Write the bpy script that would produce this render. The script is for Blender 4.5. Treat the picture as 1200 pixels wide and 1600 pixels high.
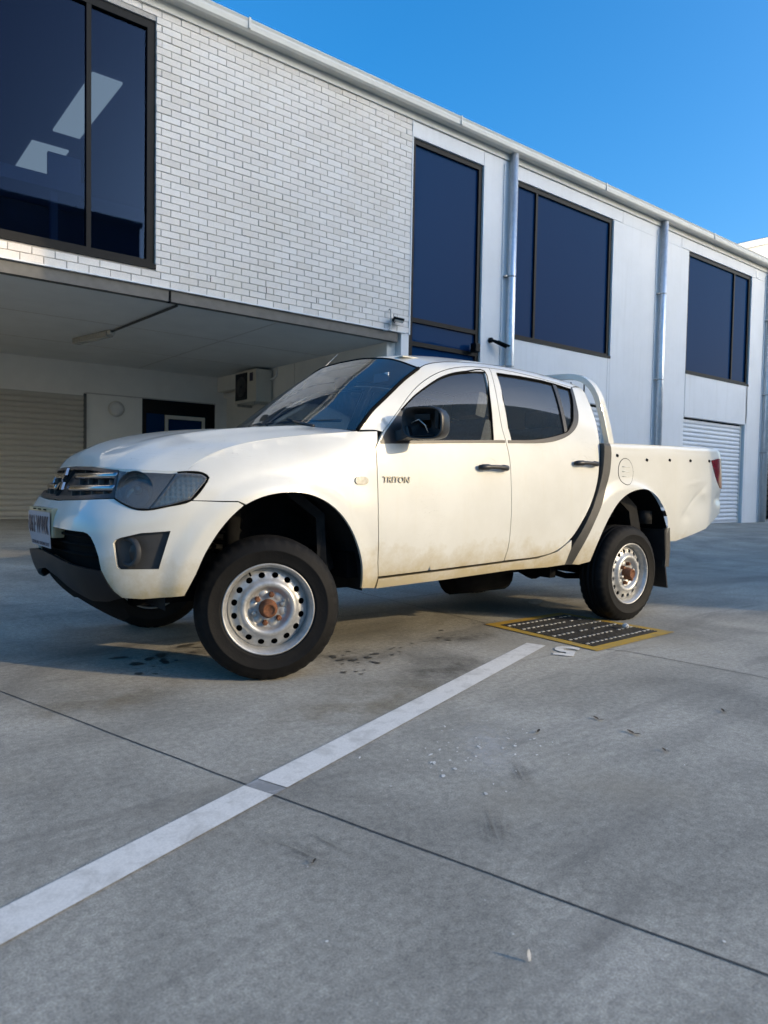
import bpy, bmesh, math, random
import numpy as np
from mathutils import Vector, Matrix
from mathutils.geometry import delaunay_2d_cdt

random.seed(7)
for o in list(bpy.data.objects): bpy.data.objects.remove(o)
scene = bpy.context.scene
COL = scene.collection

# ------------------------------------------------------------------ camera
CAM_H = 0.975
PITCH, ROLL, YAW = math.radians(2.278), math.radians(1.035), math.radians(38.358)
cf = Vector((math.sin(YAW)*math.cos(PITCH), math.cos(YAW)*math.cos(PITCH), -math.sin(PITCH)))
cr = Vector((math.cos(YAW), -math.sin(YAW), 0)); cu = cr.cross(cf)
cr2 = cr*math.cos(ROLL)+cu*math.sin(ROLL); cu2 = -cr*math.sin(ROLL)+cu*math.cos(ROLL)
cam_d = bpy.data.cameras.new('camera'); cam = bpy.data.objects.new('camera', cam_d); COL.objects.link(cam)
cam.matrix_world = Matrix(((cr2.x, cu2.x, -cf.x, 0), (cr2.y, cu2.y, -cf.y, 0), (cr2.z, cu2.z, -cf.z, CAM_H), (0, 0, 0, 1)))
cam_d.sensor_fit = 'VERTICAL'; cam_d.sensor_height = 36; cam_d.lens = 1120/1600*36
cam_d.clip_start = .05; cam_d.clip_end = 2000
cam_d.dof.use_dof = True; cam_d.dof.focus_distance = 4.0; cam_d.dof.aperture_fstop = 4.0
scene.camera = cam

# ------------------------------------------------------------------ sky and sun
SUN_AZ, SUN_EL = math.radians(33.7), math.radians(19)      # azimuth from -Y towards +X
to_sun = Vector((math.sin(SUN_AZ)*math.cos(SUN_EL), -math.cos(SUN_AZ)*math.cos(SUN_EL), math.sin(SUN_EL)))
world = bpy.data.worlds.new('World'); scene.world = world; world.use_nodes = True
wn = world.node_tree; bg = wn.nodes['Background']
sky = wn.nodes.new('ShaderNodeTexSky'); sky.sky_type = 'NISHITA'; sky.sun_disc = False
sky.sun_elevation = SUN_EL; sky.sun_rotation = math.atan2(to_sun.x, to_sun.y)
sky.air_density = 1.0; sky.dust_density = 4.0; sky.ozone_density = 7.4; sky.altitude = 50
hsv = wn.nodes.new('ShaderNodeHueSaturation'); hsv.inputs['Saturation'].default_value = 1.22
wn.links.new(sky.outputs[0], hsv.inputs['Color']); wn.links.new(hsv.outputs[0], bg.inputs[0]); bg.inputs[1].default_value = 0.15
sun_d = bpy.data.lights.new('sun', 'SUN'); sun = bpy.data.objects.new('sun', sun_d); COL.objects.link(sun)
sun_d.energy = .90; sun_d.angle = math.radians(.5); sun_d.color = (1, .90, .74)
sun.rotation_euler = (-to_sun).to_track_quat('-Z', 'Y').to_euler()
scene.view_settings.view_transform = 'Standard'; scene.view_settings.look = 'None'
scene.view_settings.exposure = 1.62; scene.view_settings.gamma = 1
scene.view_settings.use_white_balance = True; scene.view_settings.white_balance_temperature = 9000; scene.view_settings.white_balance_tint = 10

# ------------------------------------------------------------------ materials
def nmat(name):
    m = bpy.data.materials.new(name); m.use_nodes = True
    nt = m.node_tree; b = nt.nodes['Principled BSDF']; return m, nt, b
def node(nt, t, **kw):
    n = nt.nodes.new(t)
    for k, v in kw.items():
        if k in n.inputs: n.inputs[k].default_value = v
        else: setattr(n, k, v)
    return n
def ramp(nt, stops):
    r = nt.nodes.new('ShaderNodeValToRGB'); e = r.color_ramp.elements
    while len(e) < len(stops): e.new(.5)
    for i, (p, c) in enumerate(stops):
        e[i].position = p; e[i].color = c if len(c) == 4 else (*c, 1)
    return r
def noise(nt, scale, detail=4, rough=.55, coord='Object', vec=None, dist=0):
    n = node(nt, 'ShaderNodeTexNoise', Scale=scale, Detail=detail, Roughness=rough, Distortion=dist)
    if vec is None:
        tc = nt.nodes.new('ShaderNodeTexCoord'); vec = tc.outputs[coord]
    nt.links.new(vec, n.inputs['Vector']); return n
def mix(nt, fac, a, b, mode='MIX'):
    m = nt.nodes.new('ShaderNodeMix'); m.data_type = 'RGBA'; m.blend_type = mode
    for i, v in ((0, fac), (6, a), (7, b)):
        if hasattr(v, 'links'): nt.links.new(v, m.inputs[i])
        else: m.inputs[i].default_value = v if i == 0 else (v if len(v) == 4 else (*v, 1))
    return m.outputs[2]
def simple(name, col, rough=.5, metal=0, var=.08, scale=12, bump=0, bscale=200, coat=0, spec=.5, rvar=.0):
    m, nt, b = nmat(name)
    n = noise(nt, scale, 5)
    lo = tuple(max(0, c*(1-var)) for c in col); hi = tuple(min(1, c*(1+var)) for c in col)
    r = ramp(nt, [(.3, lo), (.7, hi)]); nt.links.new(n.outputs[0], r.inputs[0]); nt.links.new(r.outputs[0], b.inputs['Base Color'])
    b.inputs['Roughness'].default_value = rough; b.inputs['Metallic'].default_value = metal
    b.inputs['Coat Weight'].default_value = coat; b.inputs['Coat Roughness'].default_value = .1
    b.inputs['Specular IOR Level'].default_value = spec
    if rvar:
        rr = node(nt, 'ShaderNodeMapRange'); rr.inputs[3].default_value = rough-rvar; rr.inputs[4].default_value = rough+rvar
        nt.links.new(n.outputs[0], rr.inputs[0]); nt.links.new(rr.outputs[0], b.inputs['Roughness'])
    if bump:
        nb = noise(nt, bscale, 4); bp = node(nt, 'ShaderNodeBump', Strength=bump, Distance=.01)
        nt.links.new(nb.outputs[0], bp.inputs['Height']); nt.links.new(bp.outputs[0], b.inputs['Normal'])
    return m
def glass(name, tint, ior=1.5, haze=0.0, hazecol=(.3, .3, .3), refl=(1, 1, 1)):
    m = bpy.data.materials.new(name); m.use_nodes = True; nt = m.node_tree; nt.nodes.clear()
    out = nt.nodes.new('ShaderNodeOutputMaterial'); tr = node(nt, 'ShaderNodeBsdfTransparent'); tr.inputs[0].default_value = (*tint, 1)
    gl = node(nt, 'ShaderNodeBsdfGlossy'); gl.inputs['Roughness'].default_value = .015; gl.inputs[0].default_value = (*refl, 1)
    fr = node(nt, 'ShaderNodeFresnel', IOR=ior); mx = nt.nodes.new('ShaderNodeMixShader')
    base = tr.outputs[0]
    if haze:
        df = node(nt, 'ShaderNodeBsdfDiffuse'); df.inputs[0].default_value = (*hazecol, 1)
        mh = nt.nodes.new('ShaderNodeMixShader'); mh.inputs[0].default_value = haze
        if haze > .3:
            nz = noise(nt, 9, 4); mr = node(nt, 'ShaderNodeMapRange'); mr.inputs[1].default_value = .3; mr.inputs[2].default_value = .7
            mr.inputs[3].default_value = haze-.15; mr.inputs[4].default_value = haze+.15
            nt.links.new(nz.outputs[0], mr.inputs[0]); nt.links.new(mr.outputs[0], mh.inputs[0])
        nt.links.new(tr.outputs[0], mh.inputs[1]); nt.links.new(df.outputs[0], mh.inputs[2]); base = mh.outputs[0]
    nt.links.new(fr.outputs[0], mx.inputs[0]); nt.links.new(base, mx.inputs[1]); nt.links.new(gl.outputs[0], mx.inputs[2])
    nt.links.new(mx.outputs[0], out.inputs[0]); return m

def make_paint():
    m, nt, b = nmat('aged_white_paint')
    tc = nt.nodes.new('ShaderNodeTexCoord'); ob = tc.outputs['Object']
    n1 = noise(nt, 3, 6, .6, vec=ob); r1 = ramp(nt, [(.3, (.575, .565, .51)), (.7, (.64, .635, .585))]); nt.links.new(n1.outputs[0], r1.inputs[0])
    # dried dirt: blotches that cling low on the sills and behind the wheels
    sx = nt.nodes.new('ShaderNodeSeparateXYZ'); nt.links.new(ob, sx.inputs[0])
    mz = node(nt, 'ShaderNodeMapRange'); mz.inputs[1].default_value = .72; mz.inputs[2].default_value = .40; mz.inputs[3].default_value = -.22; mz.inputs[4].default_value = .55
    nt.links.new(sx.outputs[2], mz.inputs[0])
    n2 = noise(nt, 7, 8, .7, vec=ob); ad = node(nt, 'ShaderNodeMath', operation='ADD'); nt.links.new(mz.outputs[0], ad.inputs[0]); nt.links.new(n2.outputs[0], ad.inputs[1])
    r2 = ramp(nt, [(.50, (0, 0, 0)), (.95, (1, 1, 1))]); nt.links.new(ad.outputs[0], r2.inputs[0])
    c1 = mix(nt, r2.outputs[0], r1.outputs[0], (.44, .36, .22))
    # vertical water streaks and scuffs
    mp = node(nt, 'ShaderNodeMapping'); mp.inputs['Scale'].default_value = (14, 14, 1.2); nt.links.new(ob, mp.inputs[0])
    n3 = noise(nt, 1.0, 6, .65, vec=mp.outputs[0]); r3 = ramp(nt, [(.56, (0, 0, 0)), (.78, (.30, .30, .30))]); nt.links.new(n3.outputs[0], r3.inputs[0])
    c2 = mix(nt, r3.outputs[0], c1, (.58, .54, .43))
    mp2 = node(nt, 'ShaderNodeMapping'); mp2.inputs['Scale'].default_value = (1.2, 1.2, 9); mp2.inputs['Rotation'].default_value = (0, .18, 0); nt.links.new(ob, mp2.inputs[0])
    n4 = noise(nt, 3.2, 3, .5, vec=mp2.outputs[0], dist=1.2); r4 = ramp(nt, [(.497, (0, 0, 0)), (.5, (.5, .5, .5)), (.503, (0, 0, 0))]); nt.links.new(n4.outputs[0], r4.inputs[0])
    n5 = noise(nt, 1.7, 2, .5, vec=ob); r5 = ramp(nt, [(.57, (0, 0, 0)), (.66, (1, 1, 1))]); nt.links.new(n5.outputs[0], r5.inputs[0])
    mm = mix(nt, 1, r4.outputs[0], r5.outputs[0], 'MULTIPLY'); c3 = mix(nt, mm, c2, (.30, .28, .24))
    nt.links.new(c3, b.inputs['Base Color'])
    b.inputs['Roughness'].default_value = .34; b.inputs['Coat Weight'].default_value = .9; b.inputs['Coat Roughness'].default_value = .07
    bp = node(nt, 'ShaderNodeBump', Strength=.04, Distance=.02); nw = noise(nt, 4, 2, vec=ob); nt.links.new(nw.outputs[0], bp.inputs['Height']); nt.links.new(bp.outputs[0], b.inputs['Normal'])
    return m
def make_concrete():
    m, nt, b = nmat('concrete_slab')
    tc = nt.nodes.new('ShaderNodeTexCoord'); ob = tc.outputs['Object']
    n1 = noise(nt, .9, 8, .62, vec=ob, dist=.6); r1 = ramp(nt, [(.27, (.190, .177, .150)), (.5, (.345, .322, .272)), (.74, (.49, .455, .39))]); nt.links.new(n1.outputs[0], r1.inputs[0])
    n2 = noise(nt, 180, 3, .7, vec=ob); r2 = ramp(nt, [(.3, (.48, .48, .48)), (.7, (1.38, 1.38, 1.37))]); nt.links.new(n2.outputs[0], r2.inputs[0])
    c = mix(nt, .75, r1.outputs[0], r2.outputs[0], 'MULTIPLY')
    n6 = noise(nt, 38, 5, .7, vec=ob); r6 = ramp(nt, [(.32, (.66, .66, .66)), (.68, (1.24, 1.24, 1.23))]); nt.links.new(n6.outputs[0], r6.inputs[0])
    c = mix(nt, .8, c, r6.outputs[0], 'MULTIPLY')
    mp = node(nt, 'ShaderNodeMapping'); mp.inputs['Scale'].default_value = (.5, 2.6, 1); mp.inputs['Rotation'].default_value = (0, 0, .5); nt.links.new(ob, mp.inputs[0])
    n3 = noise(nt, 1.3, 7, .66, vec=mp.outputs[0], dist=.8); r3 = ramp(nt, [(.52, (0, 0, 0)), (.72, (.6, .6, .6))]); nt.links.new(n3.outputs[0], r3.inputs[0])
    c = mix(nt, r3.outputs[0], c, (.135, .125, .108))
    n4 = noise(nt, .55, 4, .6, vec=ob); r4 = ramp(nt, [(.54, (0, 0, 0)), (.7, (.5, .5, .5))]); nt.links.new(n4.outputs[0], r4.inputs[0])
    c = mix(nt, r4.outputs[0], c, (.30, .255, .185))
    vo = node(nt, 'ShaderNodeTexVoronoi', Scale=9.0); nt.links.new(ob, vo.inputs['Vector'])
    r5 = ramp(nt, [(.0, (1, 1, 1)), (.028, (1, 1, 1)), (.04, (0, 0, 0))]); nt.links.new(vo.outputs['Distance'], r5.inputs[0])
    n7 = noise(nt, 1.1, 2, vec=ob); r7 = ramp(nt, [(.55, (0, 0, 0)), (.62, (.7, .7, .7))]); nt.links.new(n7.outputs[0], r7.inputs[0])
    c = mix(nt, mix(nt, 1, r5.outputs[0], r7.outputs[0], 'MULTIPLY'), c, (.05, .048, .045))
    nt.links.new(c, b.inputs['Base Color'])
    rr = node(nt, 'ShaderNodeMapRange'); rr.inputs[3].default_value = .62; rr.inputs[4].default_value = .9
    nt.links.new(n1.outputs[0], rr.inputs[0]); nt.links.new(rr.outputs[0], b.inputs['Roughness'])
    b.inputs['Specular IOR Level'].default_value = .35
    bp = node(nt, 'ShaderNodeBump', Strength=.35, Distance=.004); nt.links.new(n2.outputs[0], bp.inputs['Height']); nt.links.new(bp.outputs[0], b.inputs['Normal'])
    return m
def make_worn(name, col, under, lo=.42, hi=.6, amt=.6):
    m, nt, b = nmat(name)
    tc = nt.nodes.new('ShaderNodeTexCoord'); ob = tc.outputs['Object']
    n = noise(nt, 9, 8, .72, vec=ob, dist=.5); r = ramp(nt, [(lo, (0, 0, 0)), (hi, (amt, amt, amt))]); nt.links.new(n.outputs[0], r.inputs[0])
    n2 = noise(nt, 160, 3, .7, vec=ob); r2 = ramp(nt, [(.3, tuple(c*.8 for c in col)), (.7, col)]); nt.links.new(n2.outputs[0], r2.inputs[0])
    nt.links.new(mix(nt, r.outputs[0], r2.outputs[0], under), b.inputs['Base Color']); b.inputs['Roughness'].default_value = .75
    return m
def make_brick():
    m, nt, b = nmat('white_brick')
    g = nt.nodes.new('ShaderNodeNewGeometry'); oi = nt.nodes.new('ShaderNodeObjectInfo')
    ad = node(nt, 'ShaderNodeMath', operation='ADD'); nt.links.new(g.outputs['Random Per Island'], ad.inputs[0]); nt.links.new(oi.outputs['Random'], ad.inputs[1])
    fr = node(nt, 'ShaderNodeMath', operation='FRACT'); nt.links.new(ad.outputs[0], fr.inputs[0])
    r = ramp(nt, [(0, (.70, .64, .57)), (.12, (.755, .695, .63)), (.8, (.785, .73, .665)), (1, (.81, .76, .70))]); nt.links.new(fr.outputs[0], r.inputs[0])
    n = noise(nt, 60, 5, .7, coord='Generated'); tc = nt.nodes.new('ShaderNodeTexCoord')
    n.inputs['Scale'].default_value = 90; nt.links.new(g.outputs['Position'], n.inputs['Vector'])
    r2 = ramp(nt, [(.3, (.86, .86, .86)), (.7, (1.06, 1.06, 1.06))]); nt.links.new(n.outputs[0], r2.inputs[0])
    n3 = noise(nt, .8, 5, .6); nt.links.new(g.outputs['Position'], n3.inputs['Vector'])
    r3 = ramp(nt, [(.5, (1, 1, 1)), (.75, (.93, .91, .87))]); nt.links.new(n3.outputs[0], r3.inputs[0])
    c = mix(nt, 1, mix(nt, 1, r.outputs[0], r2.outputs[0], 'MULTIPLY'), r3.outputs[0], 'MULTIPLY'); nt.links.new(c, b.inputs['Base Color'])
    b.inputs['Roughness'].default_value = .85; bp = node(nt, 'ShaderNodeBump', Strength=.4, Distance=.004); nt.links.new(n.outputs[0], bp.inputs['Height']); nt.links.new(bp.outputs[0], b.inputs['Normal'])
    return m
def make_rust():
    m, nt, b = nmat('rusty_steel')
    n = noise(nt, 60, 6, .7); r = ramp(nt, [(.3, (.09, .035, .018)), (.55, (.2, .075, .035)), (.75, (.30, .14, .08))]); nt.links.new(n.outputs[0], r.inputs[0]); nt.links.new(r.outputs[0], b.inputs['Base Color'])
    b.inputs['Roughness'].default_value = .85; b.inputs['Metallic'].default_value = .2; return m
def make_wheel_steel():
    m, nt, b = nmat('silver_wheel_paint')
    n = noise(nt, 22, 7, .7); r = ramp(nt, [(.30, (.34, .33, .31)), (.55, (.46, .46, .45)), (.75, (.52, .52, .51))]); nt.links.new(n.outputs[0], r.inputs[0])
    n2 = noise(nt, 70, 5, .7); r2 = ramp(nt, [(.66, (0, 0, 0)), (.72, (1, 1, 1))]); nt.links.new(n2.outputs[0], r2.inputs[0])
    nt.links.new(mix(nt, r2.outputs[0], r.outputs[0], (.12, .075, .05)), b.inputs['Base Color'])
    b.inputs['Roughness'].default_value = .42; b.inputs['Metallic'].default_value = .55; return m

def make_wall():
    m, nt, b = nmat('white_render'); g = nt.nodes.new('ShaderNodeNewGeometry')
    n1 = noise(nt, 1.3, 5, .6, vec=g.outputs['Position']); r1 = ramp(nt, [(.3, (.72, .715, .70)), (.7, (.78, .775, .765))]); nt.links.new(n1.outputs[0], r1.inputs[0])
    mp = node(nt, 'ShaderNodeMapping'); mp.inputs['Scale'].default_value = (5, 5, .35); nt.links.new(g.outputs['Position'], mp.inputs[0])
    n2 = noise(nt, 1.6, 6, .65, vec=mp.outputs[0]); r2 = ramp(nt, [(.52, (0, 0, 0)), (.75, (.35, .35, .35))]); nt.links.new(n2.outputs[0], r2.inputs[0])
    nt.links.new(mix(nt, r2.outputs[0], r1.outputs[0], (.60, .585, .55)), b.inputs['Base Color']); b.inputs['Roughness'].default_value = .8
    n3 = noise(nt, 160, 3, vec=g.outputs['Position']); bp = node(nt, 'ShaderNodeBump', Strength=.12, Distance=.01); nt.links.new(n3.outputs[0], bp.inputs['Height']); nt.links.new(bp.outputs[0], b.inputs['Normal'])
    return m
M = dict(
 paint=make_paint(), concrete=make_concrete(), brick=make_brick(), rust=make_rust(), wheel=make_wheel_steel(),
 line=make_worn('worn_white_line_paint', (.74, .71, .65), (.36, .335, .29), .48, .68, .6),
 yellow=make_worn('worn_yellow_paint', (.52, .30, .035), (.22, .18, .10), .46, .68, .75),
 mortar=simple('grey_mortar', (.42, .39, .355), .9, var=.15, scale=40),
 wall=make_wall(),
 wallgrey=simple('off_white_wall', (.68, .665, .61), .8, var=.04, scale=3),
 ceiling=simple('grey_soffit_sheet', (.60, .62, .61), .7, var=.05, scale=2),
 beam=simple('dark_steel_beam', (.085, .082, .075), .55, var=.2, scale=8),
 frame=simple('black_window_frame', (.004, .005, .006), .5, var=.2, spec=.15),
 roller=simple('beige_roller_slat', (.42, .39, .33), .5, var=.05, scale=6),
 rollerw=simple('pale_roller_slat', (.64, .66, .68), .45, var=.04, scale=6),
 gutter=simple('cream_gutter_steel', (.60, .58, .52), .45, var=.05, scale=4),
 zinc=simple('galvanised_pipe', (.72, .73, .74), .36, .7, var=.1, scale=10),
 plastic=simple('black_plastic', (.018, .018, .019), .42, var=.25, scale=20),
 grime=simple('grey_faded_plastic', (.030, .031, .032), .6, var=.3, scale=9, bump=.1, bscale=400),
 trim=simple('dark_grey_moulding', (.036, .035, .032), .6, var=.25, scale=10, bump=.1, bscale=300),
 rubber=simple('tyre_rubber', (.0055, .0052, .005), .7, var=.35, scale=14, bump=.15, bscale=90, spec=.22),
 dark=simple('underbody_black', (.006, .006, .006), .85, var=.3, scale=12, spec=.08),
 under=simple('underbody_grey', (.016, .016, .016), .75, var=.4, scale=12, spec=.2),
 chrome=simple('tarnished_chrome', (.36, .365, .375), .18, 1, var=.1, scale=30, rvar=.06),
 steel=simple('bare_steel', (.42, .41, .39), .35, .85, var=.25, scale=40),
 seat=simple('grey_seat_cloth', (.13, .132, .135), .9, var=.2, scale=60),
 dash=simple('dark_dashboard', (.05, .05, .052), .6, var=.15),
 white=simple('white_plastic', (.7, .7, .68), .45, var=.04),
 acw=simple('ivory_steel_casing', (.55, .52, .44), .5, var=.05, scale=5),
 lampglass=simple('frosted_lamp_cover', (.62, .61, .57), .3, var=.03),
 red=simple('red_lens', (.16, .006, .012), .12, var=.2, coat=.6),
 clear=simple('ribbed_reflector', (.36, .325, .26), .34, .45, var=.2, scale=40),
 grate=simple('dark_cast_iron', (.022, .023, .024), .55, .4, var=.3, scale=30, bump=.2, bscale=120),
 glint=simple('pale_glint_steel', (.55, .55, .53), .4, .5, var=.3, scale=90),
 plate=simple('plate_white', (.33, .32, .345), .4, var=.05, scale=40),
 ink=simple('plate_maroon_ink', (.035, .02, .035), .5, var=.1),
 joint=simple('dark_joint_sealant', (.05, .048, .045), .85, var=.3, scale=30),
 oil=simple('oil_stain', (.085, .078, .066), .4, var=.3, scale=30),
 leaf=simple('dry_leaf', (.06, .04, .025), .8, var=.3, scale=50),
 feather=simple('white_feather', (.5, .5, .49), .7, var=.05),
 roof=simple('dark_roof_sheet', (.10, .105, .11), .5, var=.1, scale=2),
 panel=simple('ceiling_light_panel', (.8, .8, .78), .5, var=.02),
 room=simple('office_grey', (.05, .06, .08), .8, var=.05),
 whiteboard=simple('office_white', (.6, .62, .65), .6, var=.03),
 carglass=glass('car_glass', (.84, .88, .88), 1.65, .03, (.3, .3, .3)),
 screen=glass('windscreen_glass', (.70, .76, .76), 1.75, .10, (.30, .32, .32)),
 officeglass=glass('office_glass', (.24, .32, .42), 1.30, refl=(.22, .42, .8)),
 lens=glass('oxidised_headlight_lens', (.8, .8, .77), 1.6, .36, (.20, .20, .185)),
 clearlens=glass('indicator_lens', (.9, .9, .88), 1.5, .08, (.5, .5, .48)),
 housing=simple('grey_lamp_housing', (.16, .16, .155), .4, .3, var=.2, scale=12),
 badge=simple('dulled_badge_chrome', (.22, .215, .20), .3, .8, var=.2),
 housing2=simple('side_lamp_lens', (.34, .32, .27), .25, 0, var=.25, scale=60, coat=.5),
 lipm=simple('black_valance_plastic', (.007, .0075, .0085), .5, var=.3, scale=9, spec=.3),
 tint=None, lit=None)
m, nt, b = nmat('sky_blue_window_glass'); b.inputs['Base Color'].default_value = (.001, .030, .088, 1); b.inputs['Roughness'].default_value = .02  # blue of the reflected sky put into base and specular colour
b.inputs['IOR'].default_value = 1.08; b.inputs['Specular Tint'].default_value = (.02, .30, .75, 1); M['tint'] = m
n_ = noise(nt, 1.2, 3); bp_ = node(nt, 'ShaderNodeBump', Strength=.015, Distance=.05); nt.links.new(n_.outputs[0], bp_.inputs['Height']); nt.links.new(bp_.outputs[0], b.inputs['Normal'])

m, nt, b = nmat('lit_ceiling_panel'); b.inputs['Base Color'].default_value = (.8, .8, .78, 1); b.inputs['Emission Color'].default_value = (1, .97, .9, 1); b.inputs['Emission Strength'].default_value = .6; M['lit'] = m
# ------------------------------------------------------------------ helpers
def tag(o, label=None, cat=None, group=None, kind=None):
    for k, v in (('label', label), ('category', cat), ('group', group), ('kind', kind)):
        if v: o[k] = v
    return o
def empty(name, loc=(0, 0, 0), rz=0, label=None, cat=None, group=None):
    o = bpy.data.objects.new(name, None); COL.objects.link(o); o.location = loc; o.rotation_euler = (0, 0, rz); o.empty_display_size = .2
    return tag(o, label, cat, group)
def mesh_data(name, V, F, smooth=False):
    me = bpy.data.meshes.new(name); me.from_pydata([tuple(map(float, v)) for v in V], [], F); me.validate(); me.update()
    if smooth: me.polygons.foreach_set('use_smooth', [True]*len(me.polygons))
    return me
def obj(name, me, mat=None, parent=None, loc=None, rot=None):
    o = bpy.data.objects.new(name, me); COL.objects.link(o)
    if mat is not None and not me.materials: me.materials.append(mat)
    if parent: o.parent = parent
    if loc is not None: o.location = loc
    if rot is not None: o.rotation_euler = rot
    return o
class MB:
    def __init__(s): s.V = []; s.F = []; s.sm = []
    def add(s, V, F, smooth=False):
        k = len(s.V); s.V += [tuple(map(float, v)) for v in V]; s.F += [tuple(i+k for i in f) for f in F]; s.sm += [smooth]*len(F); return s
    def box(s, x0, x1, y0, y1, z0, z1):
        return s.add([(x0, y0, z0), (x1, y0, z0), (x1, y1, z0), (x0, y1, z0), (x0, y0, z1), (x1, y0, z1), (x1, y1, z1), (x0, y1, z1)],
                     [(0, 3, 2, 1), (4, 5, 6, 7), (0, 1, 5, 4), (1, 2, 6, 5), (2, 3, 7, 6), (3, 0, 4, 7)])
    def tube(s, P, r, n=10, cap=True):
        P = [Vector(p) for p in P]; k = len(P); V = []; F = []
        rr = r if hasattr(r, '__len__') else [r]*k
        up = Vector((0, 0, 1)); prev = None
        for i, p in enumerate(P):
            d = (P[min(i+1, k-1)]-P[max(i-1, 0)]).normalized()
            a = (up if abs(d.dot(up)) < .95 else Vector((1, 0, 0))) if prev is None else prev
            u = (a-d*a.dot(d)).normalized(); w = d.cross(u); prev = u
            for j in range(n):
                t = 2*math.pi*j/n; V.append(p+(u*math.cos(t)+w*math.sin(t))*rr[i])
        for i in range(k-1):
            for j in range(n): F.append((i*n+j, i*n+(j+1) % n, (i+1)*n+(j+1) % n, (i+1)*n+j))
        if cap: F.append(tuple(range(n-1, -1, -1))); F.append(tuple((k-1)*n+j for j in range(n)))
        return s.add(V, F, True)
    def sweep(s, P, sec, upv=(0, 0, 1)):
        P = [Vector(p) for p in P]; k = len(P); n = len(sec); V = []; F = []
        for i, p in enumerate(P):
            d = (P[min(i+1, k-1)]-P[max(i-1, 0)]).normalized(); a = Vector(upv)
            u = (a-d*a.dot(d)).normalized(); w = d.cross(u)
            for (sa, sb) in sec: V.append(p+u*sa+w*sb)
        for i in range(k-1):
            for j in range(n): F.append((i*n+j, i*n+(j+1) % n, (i+1)*n+(j+1) % n, (i+1)*n+j))
        F.append(tuple(range(n-1, -1, -1))); F.append(tuple((k-1)*n+j for j in range(n)))
        return s.add(V, F)
    def lathe(s, prof, n=48, axis='y', smooth=True, closed=False, c=(0, 0, 0)):
        k = len(prof); V = []; F = []
        for (r, h) in prof:
            for j in range(n):
                t = 2*math.pi*j/n; a, b_ = r*math.cos(t), r*math.sin(t)
                V.append({'y': (c[0]+a, c[1]+h, c[2]+b_), 'z': (c[0]+a, c[1]+b_, c[2]+h), 'x': (c[0]+h, c[1]+a, c[2]+b_)}[axis])
        for i in range(k-1 if not closed else k):
            for j in range(n): F.append((i*n+j, i*n+(j+1) % n, ((i+1) % k)*n+(j+1) % n, ((i+1) % k)*n+j))
        return s.add(V, F, smooth)
    def build(s, name, mat, parent=None, loc=None, rot=None, bevel=0, autosm=None):
        me = bpy.data.meshes.new(name); me.from_pydata(s.V, [], s.F); me.update()
        me.polygons.foreach_set('use_smooth', s.sm); o = obj(name, me, mat, parent, loc, rot)
        if bevel:
            bm = bmesh.new(); bm.from_mesh(me); bmesh.ops.remove_doubles(bm, verts=bm.verts, dist=1e-5)
            bmesh.ops.bevel(bm, geom=[e for e in bm.edges if e.calc_face_angle(0) > .5], offset=bevel, segments=2, affect='EDGES', profile=.7, clamp_overlap=True)
            bm.to_mesh(me); bm.free()
        return o
def box(name, x0, x1, y0, y1, z0, z1, mat, parent=None, bevel=0):
    return MB().box(x0, x1, y0, y1, z0, z1).build(name, mat, parent, bevel=bevel)
def text_mesh(name, body, size, mat, parent=None, extrude=.001, shear=0, bold=0, align='CENTER'):
    c = bpy.data.curves.new(name, 'FONT'); c.body = body; c.size = size; c.extrude = extrude; c.shear = shear; c.offset = bold
    c.align_x = align; c.align_y = 'CENTER'; c.resolution_u = 3
    t = bpy.data.objects.new(name, c); COL.objects.link(t); bpy.context.view_layer.update()
    me = bpy.data.meshes.new_from_object(t.evaluated_get(bpy.context.evaluated_depsgraph_get()))
    bpy.data.objects.remove(t); me.materials.clear(); me.name = name
    return obj(name, me, mat, parent)
# ------------------------------------------------------------------ ground
def gz(y):
    if y < 5: return 0.
    if y < 8.64: return .137*(y-5)/3.64
    return .137+.0138*(min(y, 14.4)-8.64)
ys = [-400, -60, -12, 0, 4, 5, 6, 7, 8, 8.64, 10, 12, 14.4, 30, 400]; xs = [-400, -60, -10, 0, 4, 8, 12, 20, 60, 400]
V = [(x, y, gz(y)) for y in ys for x in xs]; n = len(xs)
F = [(j*n+i, j*n+i+1, (j+1)*n+i+1, (j+1)*n+i) for j in range(len(ys)-1) for i in range(n-1)]
ground = obj('ground', mesh_data('ground', V, F), M['concrete']); tag(ground, 'grey stained concrete driveway slab under the pickup', 'ground', kind='structure')
def strip(name, pts, w, mat, dz, parent, jit=0):
    V = []; F = []
    P = [Vector((x, y)) for x, y in pts]
    Q = []
    for a, b_ in zip(P, P[1:]):
        k = max(1, int((b_-a).length/.12))
        Q += [a.lerp(b_, i/k) for i in range(k)]
    Q.append(P[-1])
    for i, p in enumerate(Q):
        d = (Q[min(i+1, len(Q)-1)]-Q[max(i-1, 0)]).normalized(); nn = Vector((-d.y, d.x))
        p = p+nn*random.uniform(-jit, jit); ww = w*(1+random.uniform(-.12, .12)*(jit > 0))
        for sgn in (-1, 1):
            q = p+nn*sgn*ww/2; V.append((q.x, q.y, gz(q.y)+dz))
    F = [(2*i, 2*i+1, 2*i+3, 2*i+2) for i in range(len(Q)-1)]
    return obj(name, mesh_data(name, V, F), mat, parent)
strip('expansion_joint', [(.49, 4.2), (.643, 3.601), (1.098, 1.942), (1.489, .611), (1.8, -.5), (2.4, -2.6)], .006, M['joint'], .002, ground, .0015)
strip('expansion_joint', [(3.80, 8.5), (3.78, 5.14), (3.70, 3.46)], .006, M['joint'], .002, ground, .0015)
strip('expansion_joint', [(3.72, 2.52), (3.78, 2.415), (3.862, 1.643), (4.1, -.6)], .006, M['joint'], .002, ground, .0015)
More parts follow.
